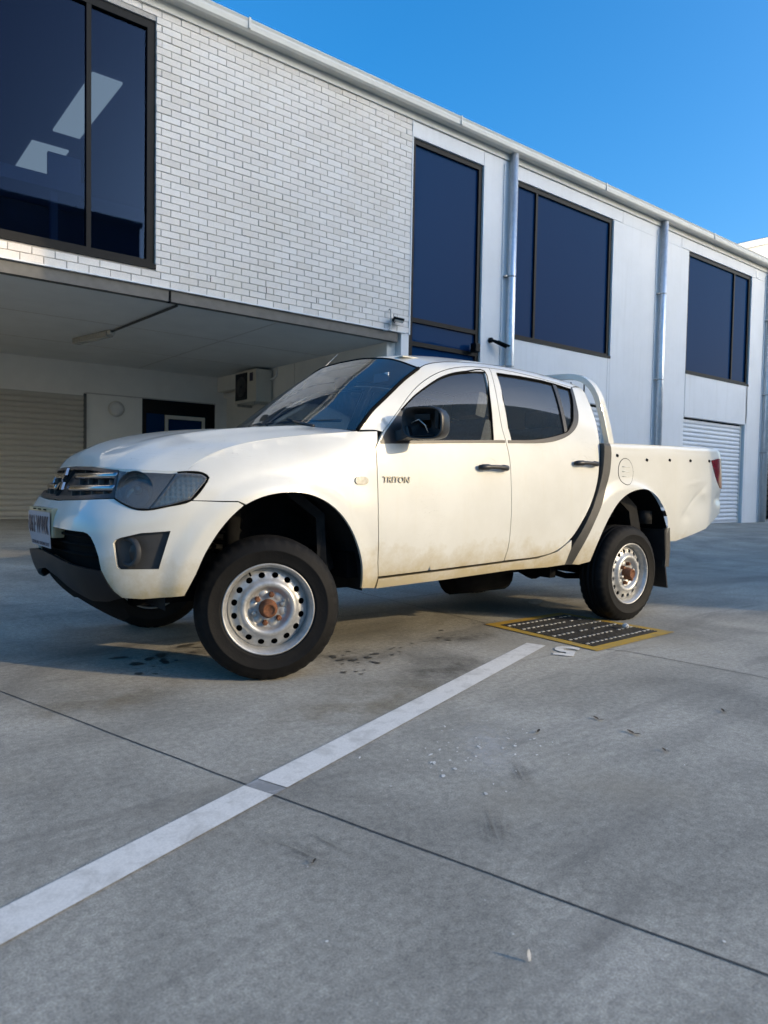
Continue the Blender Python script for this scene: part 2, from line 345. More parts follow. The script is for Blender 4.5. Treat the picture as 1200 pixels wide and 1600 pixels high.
strip('expansion_joint', [(5.5, 5.35), (8.4, 4.55), (12, 3.6)], .006, M['joint'], .002, ground, .0015)
# parking line, painted in two runs with a scrubbed gap at the joint
d_ = Vector((3.47-.296, 2.845-1.69)).normalized()
def pl(t): return (.296+d_.x*t, 1.69+d_.y*t)
strip('parking_line', [pl(-2.2), pl(.835)], .122, M['line'], .004, ground)
strip('parking_line', [pl(.90), pl(3.37)], .122, M['line'], .004, ground)
strip('parking_line', [pl(.838), pl(.897)], .122, make_worn('scrubbed_line_paint', (.42, .42, .41), (.2, .2, .19), .3, .5, .8), .003, ground)
five = text_mesh('bay_number', '5', .33, M['line'], ground, extrude=.0005, bold=.011)
rt = (Vector((3.365, 2.646))-Vector((3.412, 2.549))).normalized()     # reading direction of the numeral
up_ = Vector((3.388, 2.597))-Vector((3.53, 2.703)); up_.normalize()
five.matrix_world = Matrix(((rt.x*.95, up_.x, 0, 3.478), (rt.y*.95, up_.y, 0, 2.632), (0, 0, 1, .0045), (0, 0, 0, 1)))

# yellow edged drain grate
G = [Vector((3.655, 3.46)), Vector((4.50, 3.46)), Vector((4.555, 2.555)), Vector((3.625, 2.515))]
gr = empty('drain_grate', (4.08, 3.0, 0), 0, 'square black drain grate edged with yellow paint beside the rear wheel', 'drain grate')
cen = sum(G, Vector((0, 0)))/4
def gp(u, v):  # bilinear on grate, local to empty
    p = (G[0]*(1-u)+G[1]*u)*(1-v)+(G[3]*(1-u)+G[2]*u)*v
    return Vector((p.x-4.08, p.y-3.0))
def quad(name, uv, z, mat, parent):
    P = [gp(*q) for q in uv]; return obj(name, mesh_data(name, [(p.x, p.y, z) for p in P], [tuple(range(len(P)))]), mat, parent)
e = .085
for uv in (((0, 0), (1, 0), (1-e, e), (e, e)), ((1, 0), (1, 1), (1-e, 1-e), (1-e, e)), ((1, 1), (0, 1), (e, 1-e), (1-e, 1-e)), ((0, 1), (0, 0), (e, e), (e, 1-e))):
    quad('yellow_border', uv, .0045, M['yellow'], gr)
quad('sump', ((e, e), (1-e, e), (1-e, 1-e), (e, 1-e)), .0025, M['dark'], gr)
for k in range(34):
    v = e+(1-2*e)*(k+.5)/34; w = .006
    mb = MB(); a, b_, c, d = gp(e, v-w), gp(1-e, v-w), gp(1-e, v+w), gp(e, v+w)
    mb.add([(p.x, p.y, z) for z in (.0028, .0075) for p in (a, b_, c, d)], [(4, 5, 6, 7), (0, 1, 5, 4), (2, 3, 7, 6), (1, 2, 6, 5), (3, 0, 4, 7)])
    mb.build('grate_bar', M['grate'], gr)
for k in range(6):
    v = e+(1-2*e)*(k+.55)/6; mb = MB()
    for i in range(15):
        u0 = e+(1-2*e)*(i+.12)/15; u1 = u0+(1-2*e)*.55/15; w = .007; j = random.uniform(-.003, .003)
        P = [gp(u0, v-w+j), gp(u1, v-w+j), gp(u1, v+w+j), gp(u0, v+w+j)]
        if random.random() < .93: mb.add([(p.x, p.y, z) for z in (.007, .0115) for p in P], [(4, 5, 6, 7), (0, 1, 5, 4), (2, 3, 7, 6), (1, 2, 6, 5), (3, 0, 4, 7)])
    tag(mb.build('bar_glint', M['glint'], gr), kind='stuff')  # light glints on the bars, built as pale raised dashes

# drips, specks and litter
def blob(mb, x, y, r, z, asp=1.0, rot=0, n=14, irr=.3):
    ph = [random.uniform(0, 6.28) for _ in range(3)]; V = [(x, y, gz(y)+z)]
    for i in range(n):
        t = 2*math.pi*i/n; rr = r*(1+irr*(.6*math.sin(2*t+ph[0])+.4*math.sin(3*t+ph[1])+.3*math.sin(5*t+ph[2])))
        a, b_ = rr*math.cos(t)*asp, rr*math.sin(t)
        V.append((x+a*math.cos(rot)-b_*math.sin(rot), y+a*math.sin(rot)+b_*math.cos(rot), gz(y)+z))
    mb.add(V, [(0, 1+i, 1+(i+1) % n) for i in range(n)])
mb = MB()
for (x, y, r, k, sp) in ((1.475, 3.76, .05, 9, .22), (1.68, 3.93, .07, 4, .12), (1.28, 3.5, .03, 4, .12), (2.32, 3.2, .035, 16, .2), (2.1, 2.95, .018, 5, .12), (2.75, 3.25, .022, 9, .22), (3.15, 3.3, .03, 7, .18), (3.58, 3.5, .04, 5, .12)):
    for i in range(k):
        blob(mb, x+random.gauss(0, sp*.5), y+random.gauss(0, sp*.5), r*random.uniform(.12, .6), .0022+.0001*i, random.uniform(1, 1.8), random.uniform(0, 3))
tag(mb.build('oil_drips', M['oil']), 'dark oil drips spotting the concrete around the front wheel', 'oil stain', kind='stuff')
mb = MB()
for i in range(60):
    blob(mb, random.gauss(1.93, .2), random.gauss(1.80, .11), random.choice((.0018, .0025, .004, .006)), .0022, random.uniform(1, 2.6), random.uniform(.3, 1.2), 9)
for i in range(45):
    blob(mb, random.uniform(.6, 3.6), random.uniform(.7, 2.4), random.choice((.0012, .0018, .0028)), .0022, random.uniform(1, 2), random.uniform(0, 3), 8)
tag(mb.build('paint_specks', M['line']), 'small white paint flecks scattered on the concrete right of the line', 'paint flecks', kind='stuff')
for (x, y, s, lab) in ((2.561, 1.762, .022, 'dark dry leaf on the concrete nearest the white paint flecks'), (2.53, 1.576, .026, 'largest dark dry leaf lying right of the white flecks'), (3.107, 1.501, .02, 'dark dry leaf near the right edge of the slab'), (2.227, 1.809, .018, 'small dark leaf just right of the parking line flecks'), (2.456, 1.396, .016, 'small leaf nearest the viewer on the right slab'), (.984, 1.51, .010, 'tiny dark pebble below the parking line')):
    mb = MB(); a = random.uniform(0, 3); V = []
    for i in range(12):
        t = 2*math.pi*i/12; rr = s*(abs(math.cos(t))**.6*1+.25); px, py = rr*math.cos(t), .42*rr*math.sin(t)
        V.append((px*math.cos(a)-py*math.sin(a), px*math.sin(a)+py*math.cos(a), .004+.006*abs(math.cos(t))))
    mb.add([(0, 0, .003)]+V, [(0, 1+i, 1+(i+1) % 12) for i in range(12)])
    tag(mb.build('fallen_leaf' if s > .012 else 'pebble', M['leaf'], None, (x, y, 0)), lab, 'leaf' if s > .012 else 'pebble', 'leaves fallen on the slab' if s > .012 else None)
mb = MB(); V = []; F = []
for i in range(9):
    t = i/8; w = .006*math.sin(math.pi*min(1, .12+t*.95))**.7; z = .004+.028*t
    V += [(-w, .012*t, z), (w, .012*t+.003, z)]
F = [(2*i, 2*i+1, 2*i+3, 2*i+2) for i in range(8)]
mb.add(V, F, True); mb.tube([(0, 0, .001), (0, .002, .02), (0, .012, .032)], .0006, 6)
mb.V = [(a*.7, b_*.8, c*.8) for a, b_, c in mb.V]; ft = mb.build('small_feather', M['feather'], None, (1.134, .925, 0), (0, 0, -.5)); tag(ft, 'small white feather standing on the concrete in the foreground', 'feather')
mb = MB()
bm = bmesh.new(); bmesh.ops.create_icosphere(bm, subdivisions=3, radius=.022)
for v in bm.verts: v.co *= 1+.35*(random.random()-.5); v.co.z *= .75
me = bpy.data.meshes.new('crumpled_paper'); bm.to_mesh(me); bm.free()
tag(obj('crumpled_paper', me, M['feather'], None, (4.353, 2.80, .028)), 'crumpled white paper scrap lying on the drain grate', 'litter')
mb = MB(); blob(mb, 0, 0, .055, .006, 1.6, .4, 12, .2); mb.V = [(a, b_, c+.012*math.sin(30*a)) for a, b_, c in mb.V]
tag(mb.build('paper_scrap', M['feather'], None, (4.70, 3.88, .008)), 'flat white paper scrap in the shade under the tray', 'litter')

def soft_mat(name, col, amt, radial=True, stretch=(1, 1, 1), sc=6):
    m = bpy.data.materials.new(name); m.use_nodes = True; nt = m.node_tree; nt.nodes.clear()
    out = nt.nodes.new('ShaderNodeOutputMaterial'); tr = node(nt, 'ShaderNodeBsdfTransparent'); df = node(nt, 'ShaderNodeBsdfDiffuse'); df.inputs[0].default_value = (*col, 1)
    tc = nt.nodes.new('ShaderNodeTexCoord'); mp = node(nt, 'ShaderNodeMapping'); mp.inputs['Location'].default_value = (-1, -1, 0); mp.inputs['Scale'].default_value = (2, 2, 0); nt.links.new(tc.outputs['Generated'], mp.inputs[0])
    ln = node(nt, 'ShaderNodeVectorMath', operation='LENGTH'); nt.links.new(mp.outputs[0], ln.inputs[0])
    m2 = node(nt, 'ShaderNodeMapping'); m2.inputs['Scale'].default_value = stretch; nt.links.new(tc.outputs['Object'], m2.inputs[0])
    nz = noise(nt, sc, 6, .65, vec=m2.outputs[0]); a = node(nt, 'ShaderNodeMapRange'); a.inputs[1].default_value = .95; a.inputs[2].default_value = .2; a.inputs[3].default_value = 0; a.inputs[4].default_value = 1
    nt.links.new(ln.outputs['Value'], a.inputs[0]); c = node(nt, 'ShaderNodeMapRange'); c.inputs[1].default_value = .38; c.inputs[2].default_value = .66; c.inputs[3].default_value = 0; c.inputs[4].default_value = amt
    nt.links.new(nz.outputs[0], c.inputs[0]); ml = node(nt, 'ShaderNodeMath', operation='MULTIPLY'); nt.links.new(a.outputs[0], ml.inputs[0]); nt.links.new(c.outputs[0], ml.inputs[1])
    mx = nt.nodes.new('ShaderNodeMixShader'); nt.links.new(ml.outputs[0], mx.inputs[0]); nt.links.new(tr.outputs[0], mx.inputs[1]); nt.links.new(df.outputs[0], mx.inputs[2]); nt.links.new(mx.outputs[0], out.inputs[0]); return m
soak = soft_mat('soaked_oil', (.075, .068, .056), .5); tan = soft_mat('tan_stain', (.30, .235, .15), .5, sc=4); chalk = soft_mat('chalk_smear', (.62, .60, .56), .55, sc=16)
scuff = soft_mat('tyre_scuff', (.08, .076, .07), .4, stretch=(1, 14, 1), sc=5)
for k, (x, y, a, b_, r, mt) in enumerate(((1.65, 3.85, .34, .22, .3, soak), (2.3, 3.25, .42, .25, -.3, soak), (3.2, 3.25, .35, .2, 0, soak), (1.0, 3.2, .5, .3, .4, tan), (1.9, 2.5, .7, .35, .2, tan), (2.6, 2.75, .5, .3, .3, soak), (1.95, 1.82, .34, .14, .9, chalk))):
    V = [(math.cos(t)*a, math.sin(t)*b_, 0) for t in np.linspace(0, 2*math.pi, 24, endpoint=False)]
    obj('ground_stain', mesh_data('ground_stain', V, [tuple(range(24))]), mt, ground, (x, y, .0012+.00005*k), (0, 0, r))
for k, (x0, y0, x1, y1, w) in enumerate(((.95, 1.73, 1.03, 1.44, .10), (1.05, 1.70, 1.10, 1.46, .05), (1.60, 1.50, 1.42, 1.26, .12), (1.96, 1.72, 1.78, 1.47, .10))):
    L = math.hypot(x1-x0, y1-y0)/2; V = [(-L, -w/2, 0), (L, -w/2, 0), (L, w/2, 0), (-L, w/2, 0)]
    obj('tyre_scuff', mesh_data('tyre_scuff', V, [(0, 1, 2, 3)]), scuff, ground, ((x0+x1)/2, (y0+y1)/2, .0018+.00003*k), (0, 0, math.atan2(y1-y0, x1-x0)))

# ------------------------------------------------------------------ main building
FY = 8.64
bld = empty('unit_building', (7.2, FY, .137), 0, 'two storey white industrial unit building with brick upper left and carport', 'building')
def W(name, x0, x1, y0, y1, z0, z1, mat, parent=None, bevel=0):     # world coordinates -> child of building
    p = parent or bld; off = Vector((7.2, FY, .137))
    return MB().box(x0-off.x, x1-off.x, y0-off.y, y1-off.y, z0-off.z, z1-off.z).build(name, mat, p, bevel=bevel)
T = .22
# precast white wall panels
for (x0, x1, z0, z1) in ((7.29, 8.85, 6.345, 6.58), (8.856, 9.632, .10, 6.58), (9.64, 12.885, 6.345, 6.58), (9.64, 12.497, 2.625, 3.585), (12.505, 12.575, .10, 3.585), (12.581, 15.478, .10, 6.337), (12.892, 15.15, 6.339, 6.58),
                         (15.157, 19.46, 6.345, 6.58), (15.50, 18.496, 2.625, 3.605), (18.52, 19.46, .10, 6.338), (18.43, 18.515, .10, 3.605)):
    W('wall_panel', x0, x1, FY, FY+T, z0, z1, M['wall'], bevel=.006)
W('wall_core', 7.3, 19.44, FY+.19, FY+.25, 6.35, 6.57, M['mortar'])
W('end_wall', 19.2, 19.45, FY+T+.003, FY+14, .10, 6.55, M['wall'])
W('corner_post', 7.117, 7.27, FY+.004, FY+.3, .10, 3.318, M['wall'], bevel=.004)
W('edge_bead', 7.262, 7.284, FY-.012, FY+.1, 3.30, 6.6, M['wall'])
# roof edge: fascia, gutter, roof sheet
W('fascia_board', -4, 19.5, FY-.03, FY+.02, 6.585, 6.70, M['gutter'])
gt = W('gutter_back', -4, 19.62, FY-.032, FY-.026, 6.69, 6.83, M['gutter'])
mb = MB(); prof = [(0, 0), (-.13, -.005), (-.155, .02), (-.165, .075), (-.16, .105), (-.172, .135), (-.16, .15), (-.15, .135), (-.145, .03), (-.12, .008), (0, .012)]
x0, x1 = -4-7.2, 19.62-7.2
V = []; F = []
for x in (x0, x1):
    for (a, b_) in prof: V.append((x, -.034+a, 6.69-.137+b_))
k = len(prof); F = [(i, (i+1) % k, k+(i+1) % k, k+i) for i in range(k)]+[tuple(range(k)), tuple(range(2*k-1, k-1, -1))]
mb.add(V, F).build('gutter', M['gutter'], bld)
for gx in (4.35, 8.1, 12.0, 16.2):
    W('gutter_joint', gx, gx+.03, FY-.214, FY-.19, 6.71, 6.845, M['gutter'], bevel=.004)
mb = MB(); mb.add([(x0, -.05, 6.70), (x1, -.05, 6.70), (x1, 14, 7.4), (x0, 14, 7.4)], [(0, 1, 2, 3)]); mb.build('roof_sheet', M['roof'], bld)

# windows
def window(name, x0, x1, z0, z1, mull=(), trans=(), fw=.075, pane_mat=None, depth=.06):
    w = W(name, x0, x0+fw, FY+.035, FY+.035+.09, z0, z1, M['frame'])
    W('frame', x1-fw, x1, FY+.035, FY+.125, z0, z1, M['frame'], w)
    W('frame', x0+fw, x1-fw, FY+.035, FY+.125, z1-fw, z1, M['frame'], w); W('frame', x0+fw, x1-fw, FY+.035, FY+.125, z0, z0+fw, M['frame'], w)
    W('sill', x0-.01, x1+.01, FY-.012, FY+.034, z0-.02, z0+.035, M['frame'], w)
    xsb = [x0+fw]+list(mull)+[x1-fw]; zsb = [z0+fw]+list(trans)+[z1-fw]
    for q in mull: W('mullion', q-.026, q+.026, FY+.038, FY+.12, z0+fw, z1-fw, M['frame'], w)
    for q in trans: W('transom', x0+fw, x1-fw, FY+.039, FY+.119, q-.035, q+.035, M['frame'], w)
    for i in range(len(xsb)-1):
        for j in range(len(zsb)-1):
            a = xsb[i]+(.027 if i else .0); b_ = xsb[i+1]-(.027 if i < len(xsb)-2 else 0); c = zsb[j]+(.036 if j else 0); d = zsb[j+1]-(.036 if j < len(zsb)-2 else 0)
            W('pane', a, b_, FY+.075, FY+.083, c, d, pane_mat or M['tint'], w)
    return w
window('window', 7.292, 8.845, .16, 6.337, trans=(2.45, 3.19, 3.56))
window('window', 9.645, 12.57, 3.592, 6.337, mull=(10.27,))
window('window', 15.49, 18.512, 3.612, 6.337, mull=(17.70,))
w1 = window('window', .78, 3.235, 3.535, 6.44, mull=(2.475,), pane_mat=M['officeglass'], fw=.09)
# office seen through the big left window
W('office_floor', -2.5, 7.1, FY+.2, FY+6, 3.30, 3.33, M['room']); W('office_wall', -2.5, 7.1, FY+6, FY+6.1, 3.3, 6.5, M['room']); W('office_wall', 7.05, 7.12, FY+.2, FY+6, 3.3, 6.5, M['room']); W('office_wall', -2.5, -2.4, FY+.2, FY+6, 3.3, 6.5, M['room'])
W('office_ceiling', -2.5, 7.1, FY+.2, FY+6.1, 6.42, 6.47, M['room'])
W('light_panel', 2.95, 3.35, FY+1.55, FY+3.6, 6.385, 6.415, M['lit']); W('light_panel', 2.78, 3.34, FY+4.2, FY+5.5, 6.385, 6.415, M['lit']); W('light_panel', .3, .8, FY+1.5, FY+3.2, 6.385, 6.415, M['lit'])  # last panel, out of view, added to brighten the office
W('office_desk', .3, 2.62, FY+.74, FY+1.4, 4.44, 4.60, M['whiteboard'], bevel=.01); W('desk_screen', 2.22, 2.60, FY+.80, FY+.86, 4.604, 4.90, M['whiteboard'], bevel=.01)
W('desk_leg', 2.25, 2.33, FY+.8, FY+.88, 3.33, 4.438, M['whiteboard'])

# brick upper wall: bricks 230 x 76 on a 240 x 86 grid
bw = W('brick_wall', -2.7, 7.262, FY+.012, FY+.20, 3.325, 3.525, M['mortar'])
W('backing', 3.25, 7.262, FY+.0125, FY+.2, 3.526, 6.585, M['mortar'], bw); W('backing', -2.7, 3.249, FY+.0125, FY+.2, 6.447, 6.585, M['mortar'], bw)
W('backing', -2.7, .77, FY+.0125, FY+.2, 3.526, 6.446, M['mortar'], bw)
off = Vector((7.2, FY, .137)); bricks = []
for c in range(38):
    z0 = 3.326+c*.086
    if z0+.05 > 6.585: break
    z1 = min(z0+.077, 6.584); x = 7.262+(.12 if c % 2 else 0)
    while x > -2.6:
        a, b_ = x-.231, min(x, 7.262); x -= .24
        if b_-a < .05: continue
        segs = [(a, b_)]
        if 3.50 < z1 and z0 < 6.43 and a < 3.243:
            segs = [(3.243, b_)] if b_ > 3.29 else []
            if z0 < 3.53 and b_ < 3.243: segs = [(a, b_)] if z1 < 3.535 else []
            if a < .74: segs = [(a, min(b_, .772))]
        for (p, q) in segs: bricks.append((p, q, z0, z1))
bricks.sort(key=lambda t: (t[0]-0)**2+FY**2+(t[2]-CAM_H)**2+(0 if 1.6 < t[0] < 7.3 else 1000))
std = MB().box(0, .231, 0, .05, 0, .077); full_me = None
rest = MB()
for i, (p, q, z0, z1) in enumerate(bricks):
    jy = random.uniform(-.004, .003)
    if i < 300:
        if abs((q-p)-.231) < .002 and abs(z1-z0-.077) < .002:
            if full_me is None:
                bo = std.build('brick', M['brick'], bw, bevel=.004); full_me = bo.data
            else: bo = obj('brick', full_me, None, bw)
        else:
            bo = MB().box(0, q-p, 0, .05, 0, z1-z0).build('brick', M['brick'], bw, bevel=.004)
        bo.location = (p-off.x+random.uniform(-.0015, .0015), -.001+jy, z0-off.z+random.uniform(-.0012, .0012)); bo.rotation_euler = (0, random.uniform(-.004, .004), random.uniform(-.006, .006))
    else: rest.box(p-off.x, q-off.x, jy-.001, jy+.049, z0-off.z, z1-off.z)
tag(rest.build('brick_course', M['brick'], bw), kind='stuff')
# weep holes near the bottom of the brickwork
for wx in (3.95, 4.75, 5.55, 6.35, 6.95): W('weep_hole', wx, wx+.009, FY-.0045, FY+.01, 3.50, 3.574, M['dark'], bw)

# carport below
W('lintel_beam', -3, 7.06, FY+.02, FY+.12, 3.165, 3.305, M['beam']); W('beam_joint', 3.42, 3.445, FY+.012, FY+.1, 3.16, 3.30, M['dark'])
W('lintel_flashing', -3, 7.20, FY-.02, FY+.1, 3.306, 3.322, M['wall'])
W('carport_ceiling', -3.1, 6.94, FY+.121, 14.299, 3.166, 3.22, M['ceiling'])
for cy in (10.5, 12.4): W('ceiling_joint', -3, 6.9, cy, cy+.008, 3.1625, 3.168, M['mortar'])
W('ceiling_joint', 5.0, 5.008, 8.8, 14.2, 3.1622, 3.168, M['mortar'])
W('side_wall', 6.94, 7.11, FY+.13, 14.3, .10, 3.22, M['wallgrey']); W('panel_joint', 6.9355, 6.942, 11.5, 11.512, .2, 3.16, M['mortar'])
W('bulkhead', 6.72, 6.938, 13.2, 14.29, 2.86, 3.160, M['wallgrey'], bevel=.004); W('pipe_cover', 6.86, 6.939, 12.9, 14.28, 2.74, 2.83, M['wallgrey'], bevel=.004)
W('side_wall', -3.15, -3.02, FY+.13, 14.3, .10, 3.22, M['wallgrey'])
W('back_wall', -3.1, 6.94, 14.3, 14.4, 2.599, 3.19, M['wallgrey']); W('rear_light_stop', -3.2, 7.3, 14.42, 14.6, .05, 3.4, M['dark']); W('upper_light_stop', -3.1, 7.1, FY+.21, 14.42, 3.225, 3.295, M['dark']); W('door_header', -2.5, 4.04, 14.285, 14.299, 2.50, 2.62, M['wallgrey']); W('back_wall', 4.04, 5.11, 14.3, 14.4, .18, 2.598, M['wallgrey'])  # dark slabs behind and overhead added to stop light leaks
W('head_trim', 4.0, 6.68, 14.285, 14.305, 2.585, 2.605, M['mortar'])
W('entry_surround', 5.113, 6.68, 14.32, 14.38, .18, 2.583, M['frame']); W('back_wall', 6.682, 6.94, 14.3, 14.4, .18, 2.598, M['wallgrey'])
ed = W('entry_door', 5.62, 6.40, 14.30, 14.318, .19, 2.24, M['frame'])
for (a, b_, c, d) in ((5.58, 5.645, .19, 2.29), (6.375, 6.44, .19, 2.29), (5.645, 6.375, 2.215, 2.29)): W('door_frame', a, b_, 14.285, 14.317, c, d, M['acw'], ed)
W('door_pane', 5.66, 6.36, 14.294, 14.299, .4, 2.2, M['tint'], ed); W('side_light', 5.2, 5.56, 14.300, 14.312, .3, 2.3, M['tint'], ed)
def roller(x0, x1, y, z0, z1, pitch, mat, trim):
    d = W('roller_door', x0, x1, y+.05, y+.06, z0, z1, M['dark']); n = int((z1-z0)/pitch)
    prof = [(.0, .0), (-.006, .06), (-.020, .2), (-.026, .5), (-.020, .8), (-.006, .94), (.0, 1.0)]
    V = []; F = []
    for x in (0, x1-x0):
        for (a, b_) in prof: V.append((x, a, b_*pitch))
    k = len(prof); F = [(i, i+1, k+i+1, k+i) for i in range(k-1)]
    me = mesh_data('slat', V, F, True); me.materials.append(mat)
    for i in range(n): obj('slat', me, None, d, (x0-off.x, y+.045-off.y, z0+i*pitch-off.z))
    W('bottom_rail', x0, x1, y+.02, y+.05, z0-.035, z0-.001, mat, d)
    for a, b_ in ((x0-.05, x0+.002), (x1-.002, x1+.05)): W('guide', a, b_, y+.012, y+.08, z0-.03, z1, trim, d)
    return d
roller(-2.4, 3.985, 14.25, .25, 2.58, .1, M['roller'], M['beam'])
roller(15.51, 18.36, FY+.06, .185, 2.62, .1, M['rollerw'], M['wallgrey'])
roller(9.69, 12.44, FY+.06, .185, 2.62, .1, M['rollerw'], M['wallgrey'])
# downpipes with brackets
for (x, zs) in ((9.50, (6.55, 4.6, 3.05, 1.2)), (14.30, (5.15, 3.32, 1.3)), (19.40, (5.35, 3.45, 1.95))):
    mb = MB(); mb.tube([(x-off.x, -.09, 6.70-.137), (x-off.x, -.09, .02)], .072, 20)
    dp = mb.build('downpipe', M['zinc'], bld)
    for z in zs[-3:]:
        b2 = MB().tube([(x-off.x, -.09, z-.137-.012), (x-off.x, -.09, z-.137+.012)], .0755, 20)
        b2.box(x-off.x-.135, x-off.x-.055, -.075, -.002, z-.137-.012, z-.137+.012); b2.build('bracket', M['steel'], dp)
    W('conduit', x-.165, x-.148, FY-.020, FY-.003, .3, 6.5, M['wall'])
W('wall_plaque', 18.72, 18.90, FY-.008, FY-.001, 6.36, 6.53, M['white'], bevel=.003)

# things fixed to the building
ac = empty('air_conditioner', (6.93, 12.75, 2.5), 0, 'beige outdoor air conditioner unit mounted high on the carport side wall', 'air conditioner')
MB().box(-.36, -.02, -.46, .42, 0, .62).build('casing', M['acw'], ac, bevel=.012)
MB().box(-.372, -.361, -.10, .38, .06, .58).build('fan_opening', M['dark'], ac)
for k in range(13): MB().box(-.382, -.374, -.09+.037*k, -.085+.037*k, .06, .58).build('grille_bar', M['beam'], ac)
MB().lathe([(.20, -.3735), (.20, -.3728), (.03, -.3728), (.03, -.3735)], 32, 'x', c=(0, .14, .32)).build('fan_ring', M['beam'], ac)
MB().box(-.345, -.03, -.40, -.36, -.05, -.001).box(-.345, -.03, .32, .36, -.05, -.001).build('bracket', M['steel'], ac)
MB().tube([(-.05, -.46, .45), (-.05, -.56, .45), (.0, -.60, .5), (.005, -.60, .68)], .022, 8).build('refrigerant_pipe', M['wallgrey'], ac)
MB().box(-.365, -.3605, -.33, -.20, .40, .56).build('rating_label', M['ink'], ac)
lamp = empty('bulkhead_lamp', (4.60, 14.285, 2.335), 0, 'round frosted wall lamp beside the carport roller door', 'lamp')
MB().lathe([(.0, -.075), (.06, -.072), (.115, -.055), (.135, -.02), (.137, 0)], 32).build('diffuser', M['lampglass'], lamp)
MB().lathe([(.137, .0), (.156, -.004), (.158, .012), (.0, .012)], 32).build('rim', M['acw'], lamp)
bt = empty('batten_light', (3.325, 11.47, 3.16), math.radians(11.4), 'long batten light fitting under the carport ceiling with conduit', 'lamp')
MB().box(-.06, .06, -.52, .52, -.085, 0).build('diffuser', M['housing2'], bt, bevel=.015)
MB().tube([(.0, -.52, -.02), (-.02, -.7, -.016), (-.327, -2.74, -.016)], .016, 8).build('conduit', M['trim'], bt)
MB().box(-.045, .045, -.60, -.525, -.06, 0).build('junction_box', M['acw'], bt, bevel=.006)
fl = empty('flood_light', (6.86, FY-.01, 3.52), 0, 'small flood light on a bent bracket at the brick corner', 'flood light')
MB().tube([(0, 0, .10), (0, -.03, .10), (0, -.045, .06), (0, -.045, -.16), (-.03, -.04, -.22), (-.12, -.02, -.24)], .011, 8).build('bracket_arm', M['steel'], fl)
MB().sweep([(.03, -.06, -.04), (.17, -.14, -.07)], [(.016, -.085), (.016, .085), (-.016, .085), (-.016, -.085)]).build('lamp_head', M['frame'], fl)
MB().sweep([(.045, -.075, -.066), (.155, -.14, -.09)], [(.002, -.07), (.002, .07), (-.002, .07), (-.002, -.07)]).build('lens', M['lampglass'], fl)
MB().tube([(0, -.045, .0), (.03, -.06, -.08), (.06, -.06, -.10), (.08, -.07, -.05)], .005, 6).build('cable', M['frame'], fl)
f2 = empty('sensor_light', (9.08, FY, 3.46), 0, 'dark bullet shaped sensor light on the white pier left of the downpipe', 'light')
MB().tube([(0, 0, 0), (0, -.05, 0)], .045, 14).build('base', M['frame'], f2)
MB().tube([(0, -.05, 0), (.05, -.10, -.03), (.22, -.19, -.11)], [.02, .03, .028], 12).build('lamp_barrel', M['frame'], f2)
MB().sweep([(.08, -.10, -.02), (.26, -.22, -.10)], [(.012, -.05), (.012, .05), (-.006, .05), (-.006, -.05)]).build('shade', M['frame'], f2)
cb = empty('door_closer_box', (8.72, FY-.02, 3.27), 0, 'small dark bracket at the edge of the tall window', 'bracket')
MB().box(-.09, .02, -.10, .03, -.07, .08).build('housing', M['frame'], cb, bevel=.02)

# ------------------------------------------------------------------ further buildings
nb = empty('neighbour_building', (38, 14.6, .2), 0, 'bright white gabled building just visible above the roof at far right', 'building')
gv = [(-12, 0), (-12, 9.45), (0, 13.35), (12, 9.45), (12, 0)]
obj('wall', mesh_data('wall', [(x, y, z) for y in (0, 22) for x, z in gv], [(0, 1, 2, 3, 4), (9, 8, 7, 6, 5)]+[(i, 5+i, 5+(i+1) % 5, (i+1) % 5) for i in range(5)]), M['wall'], nb)
for sg in (-1, 1):
    MB().sweep([(sg*12.4, -.12, 9.42), (0, -.12, 13.45)], [(-.16, -.1), (.08, -.1), (.08, .1), (-.16, .1)], (0, 0, 1)).build('barge_board', M['wall'], nb)
    MB().add([(sg*12.4, -.25, 9.52), (0, -.25, 13.55), (0, 22.2, 13.55), (sg*12.4, 22.2, 9.52)], [(0, 1, 2, 3)]).build('roof', M['rollerw'], nb)
MB().box(-11.9, 11.9, -.03, -.001, 9.1, 9.16).build('trim_line', M['wallgrey'], nb)
gate = empty('entry_gate', (21.4, 9.3, .15), 0, 'dark slatted entry gate with the number 4 at the far right', 'gate')
MB().box(-1.5, 4, .05, .08, 0, 2.35).build('gate_panel', M['frame'], gate)
for k in range(15): MB().box(-1.5, 4, 0, .045, .1+.15*k, .19+.15*k).build('slat', M['beam'], gate)
MB().box(-.02, .06, -.05, 0, 0, 2.5).build('gate_post', M['frame'], gate)
t4 = text_mesh('number', '4', .5, M['white'], gate, extrude=.005, bold=.006); t4.location = (-.35, -.02, 2.10); t4.rotation_euler = (math.pi/2, 0, 0)
MB().box(-.50, -.22, -.012, -.002, 1.35, 1.72).build('notice', M['white'], gate)
MB().box(.1, 4, -.03, -.002, .05, .16).build('kick_rail', M['white'], gate)
dk = empty('dark_shed', (32, 9.6, .15), 0, 'dark clad shed behind the entry gate at the right edge', 'building')
MB().box(-11.5, 20, 1.2, 4, 0, 4.6).build('wall', M['roof'], dk)
for k in range(10): MB().box(-11.53, 20, 1.17, 1.199, .4+.42*k, .42+.42*k).build('cladding_rib', M['frame'], dk)

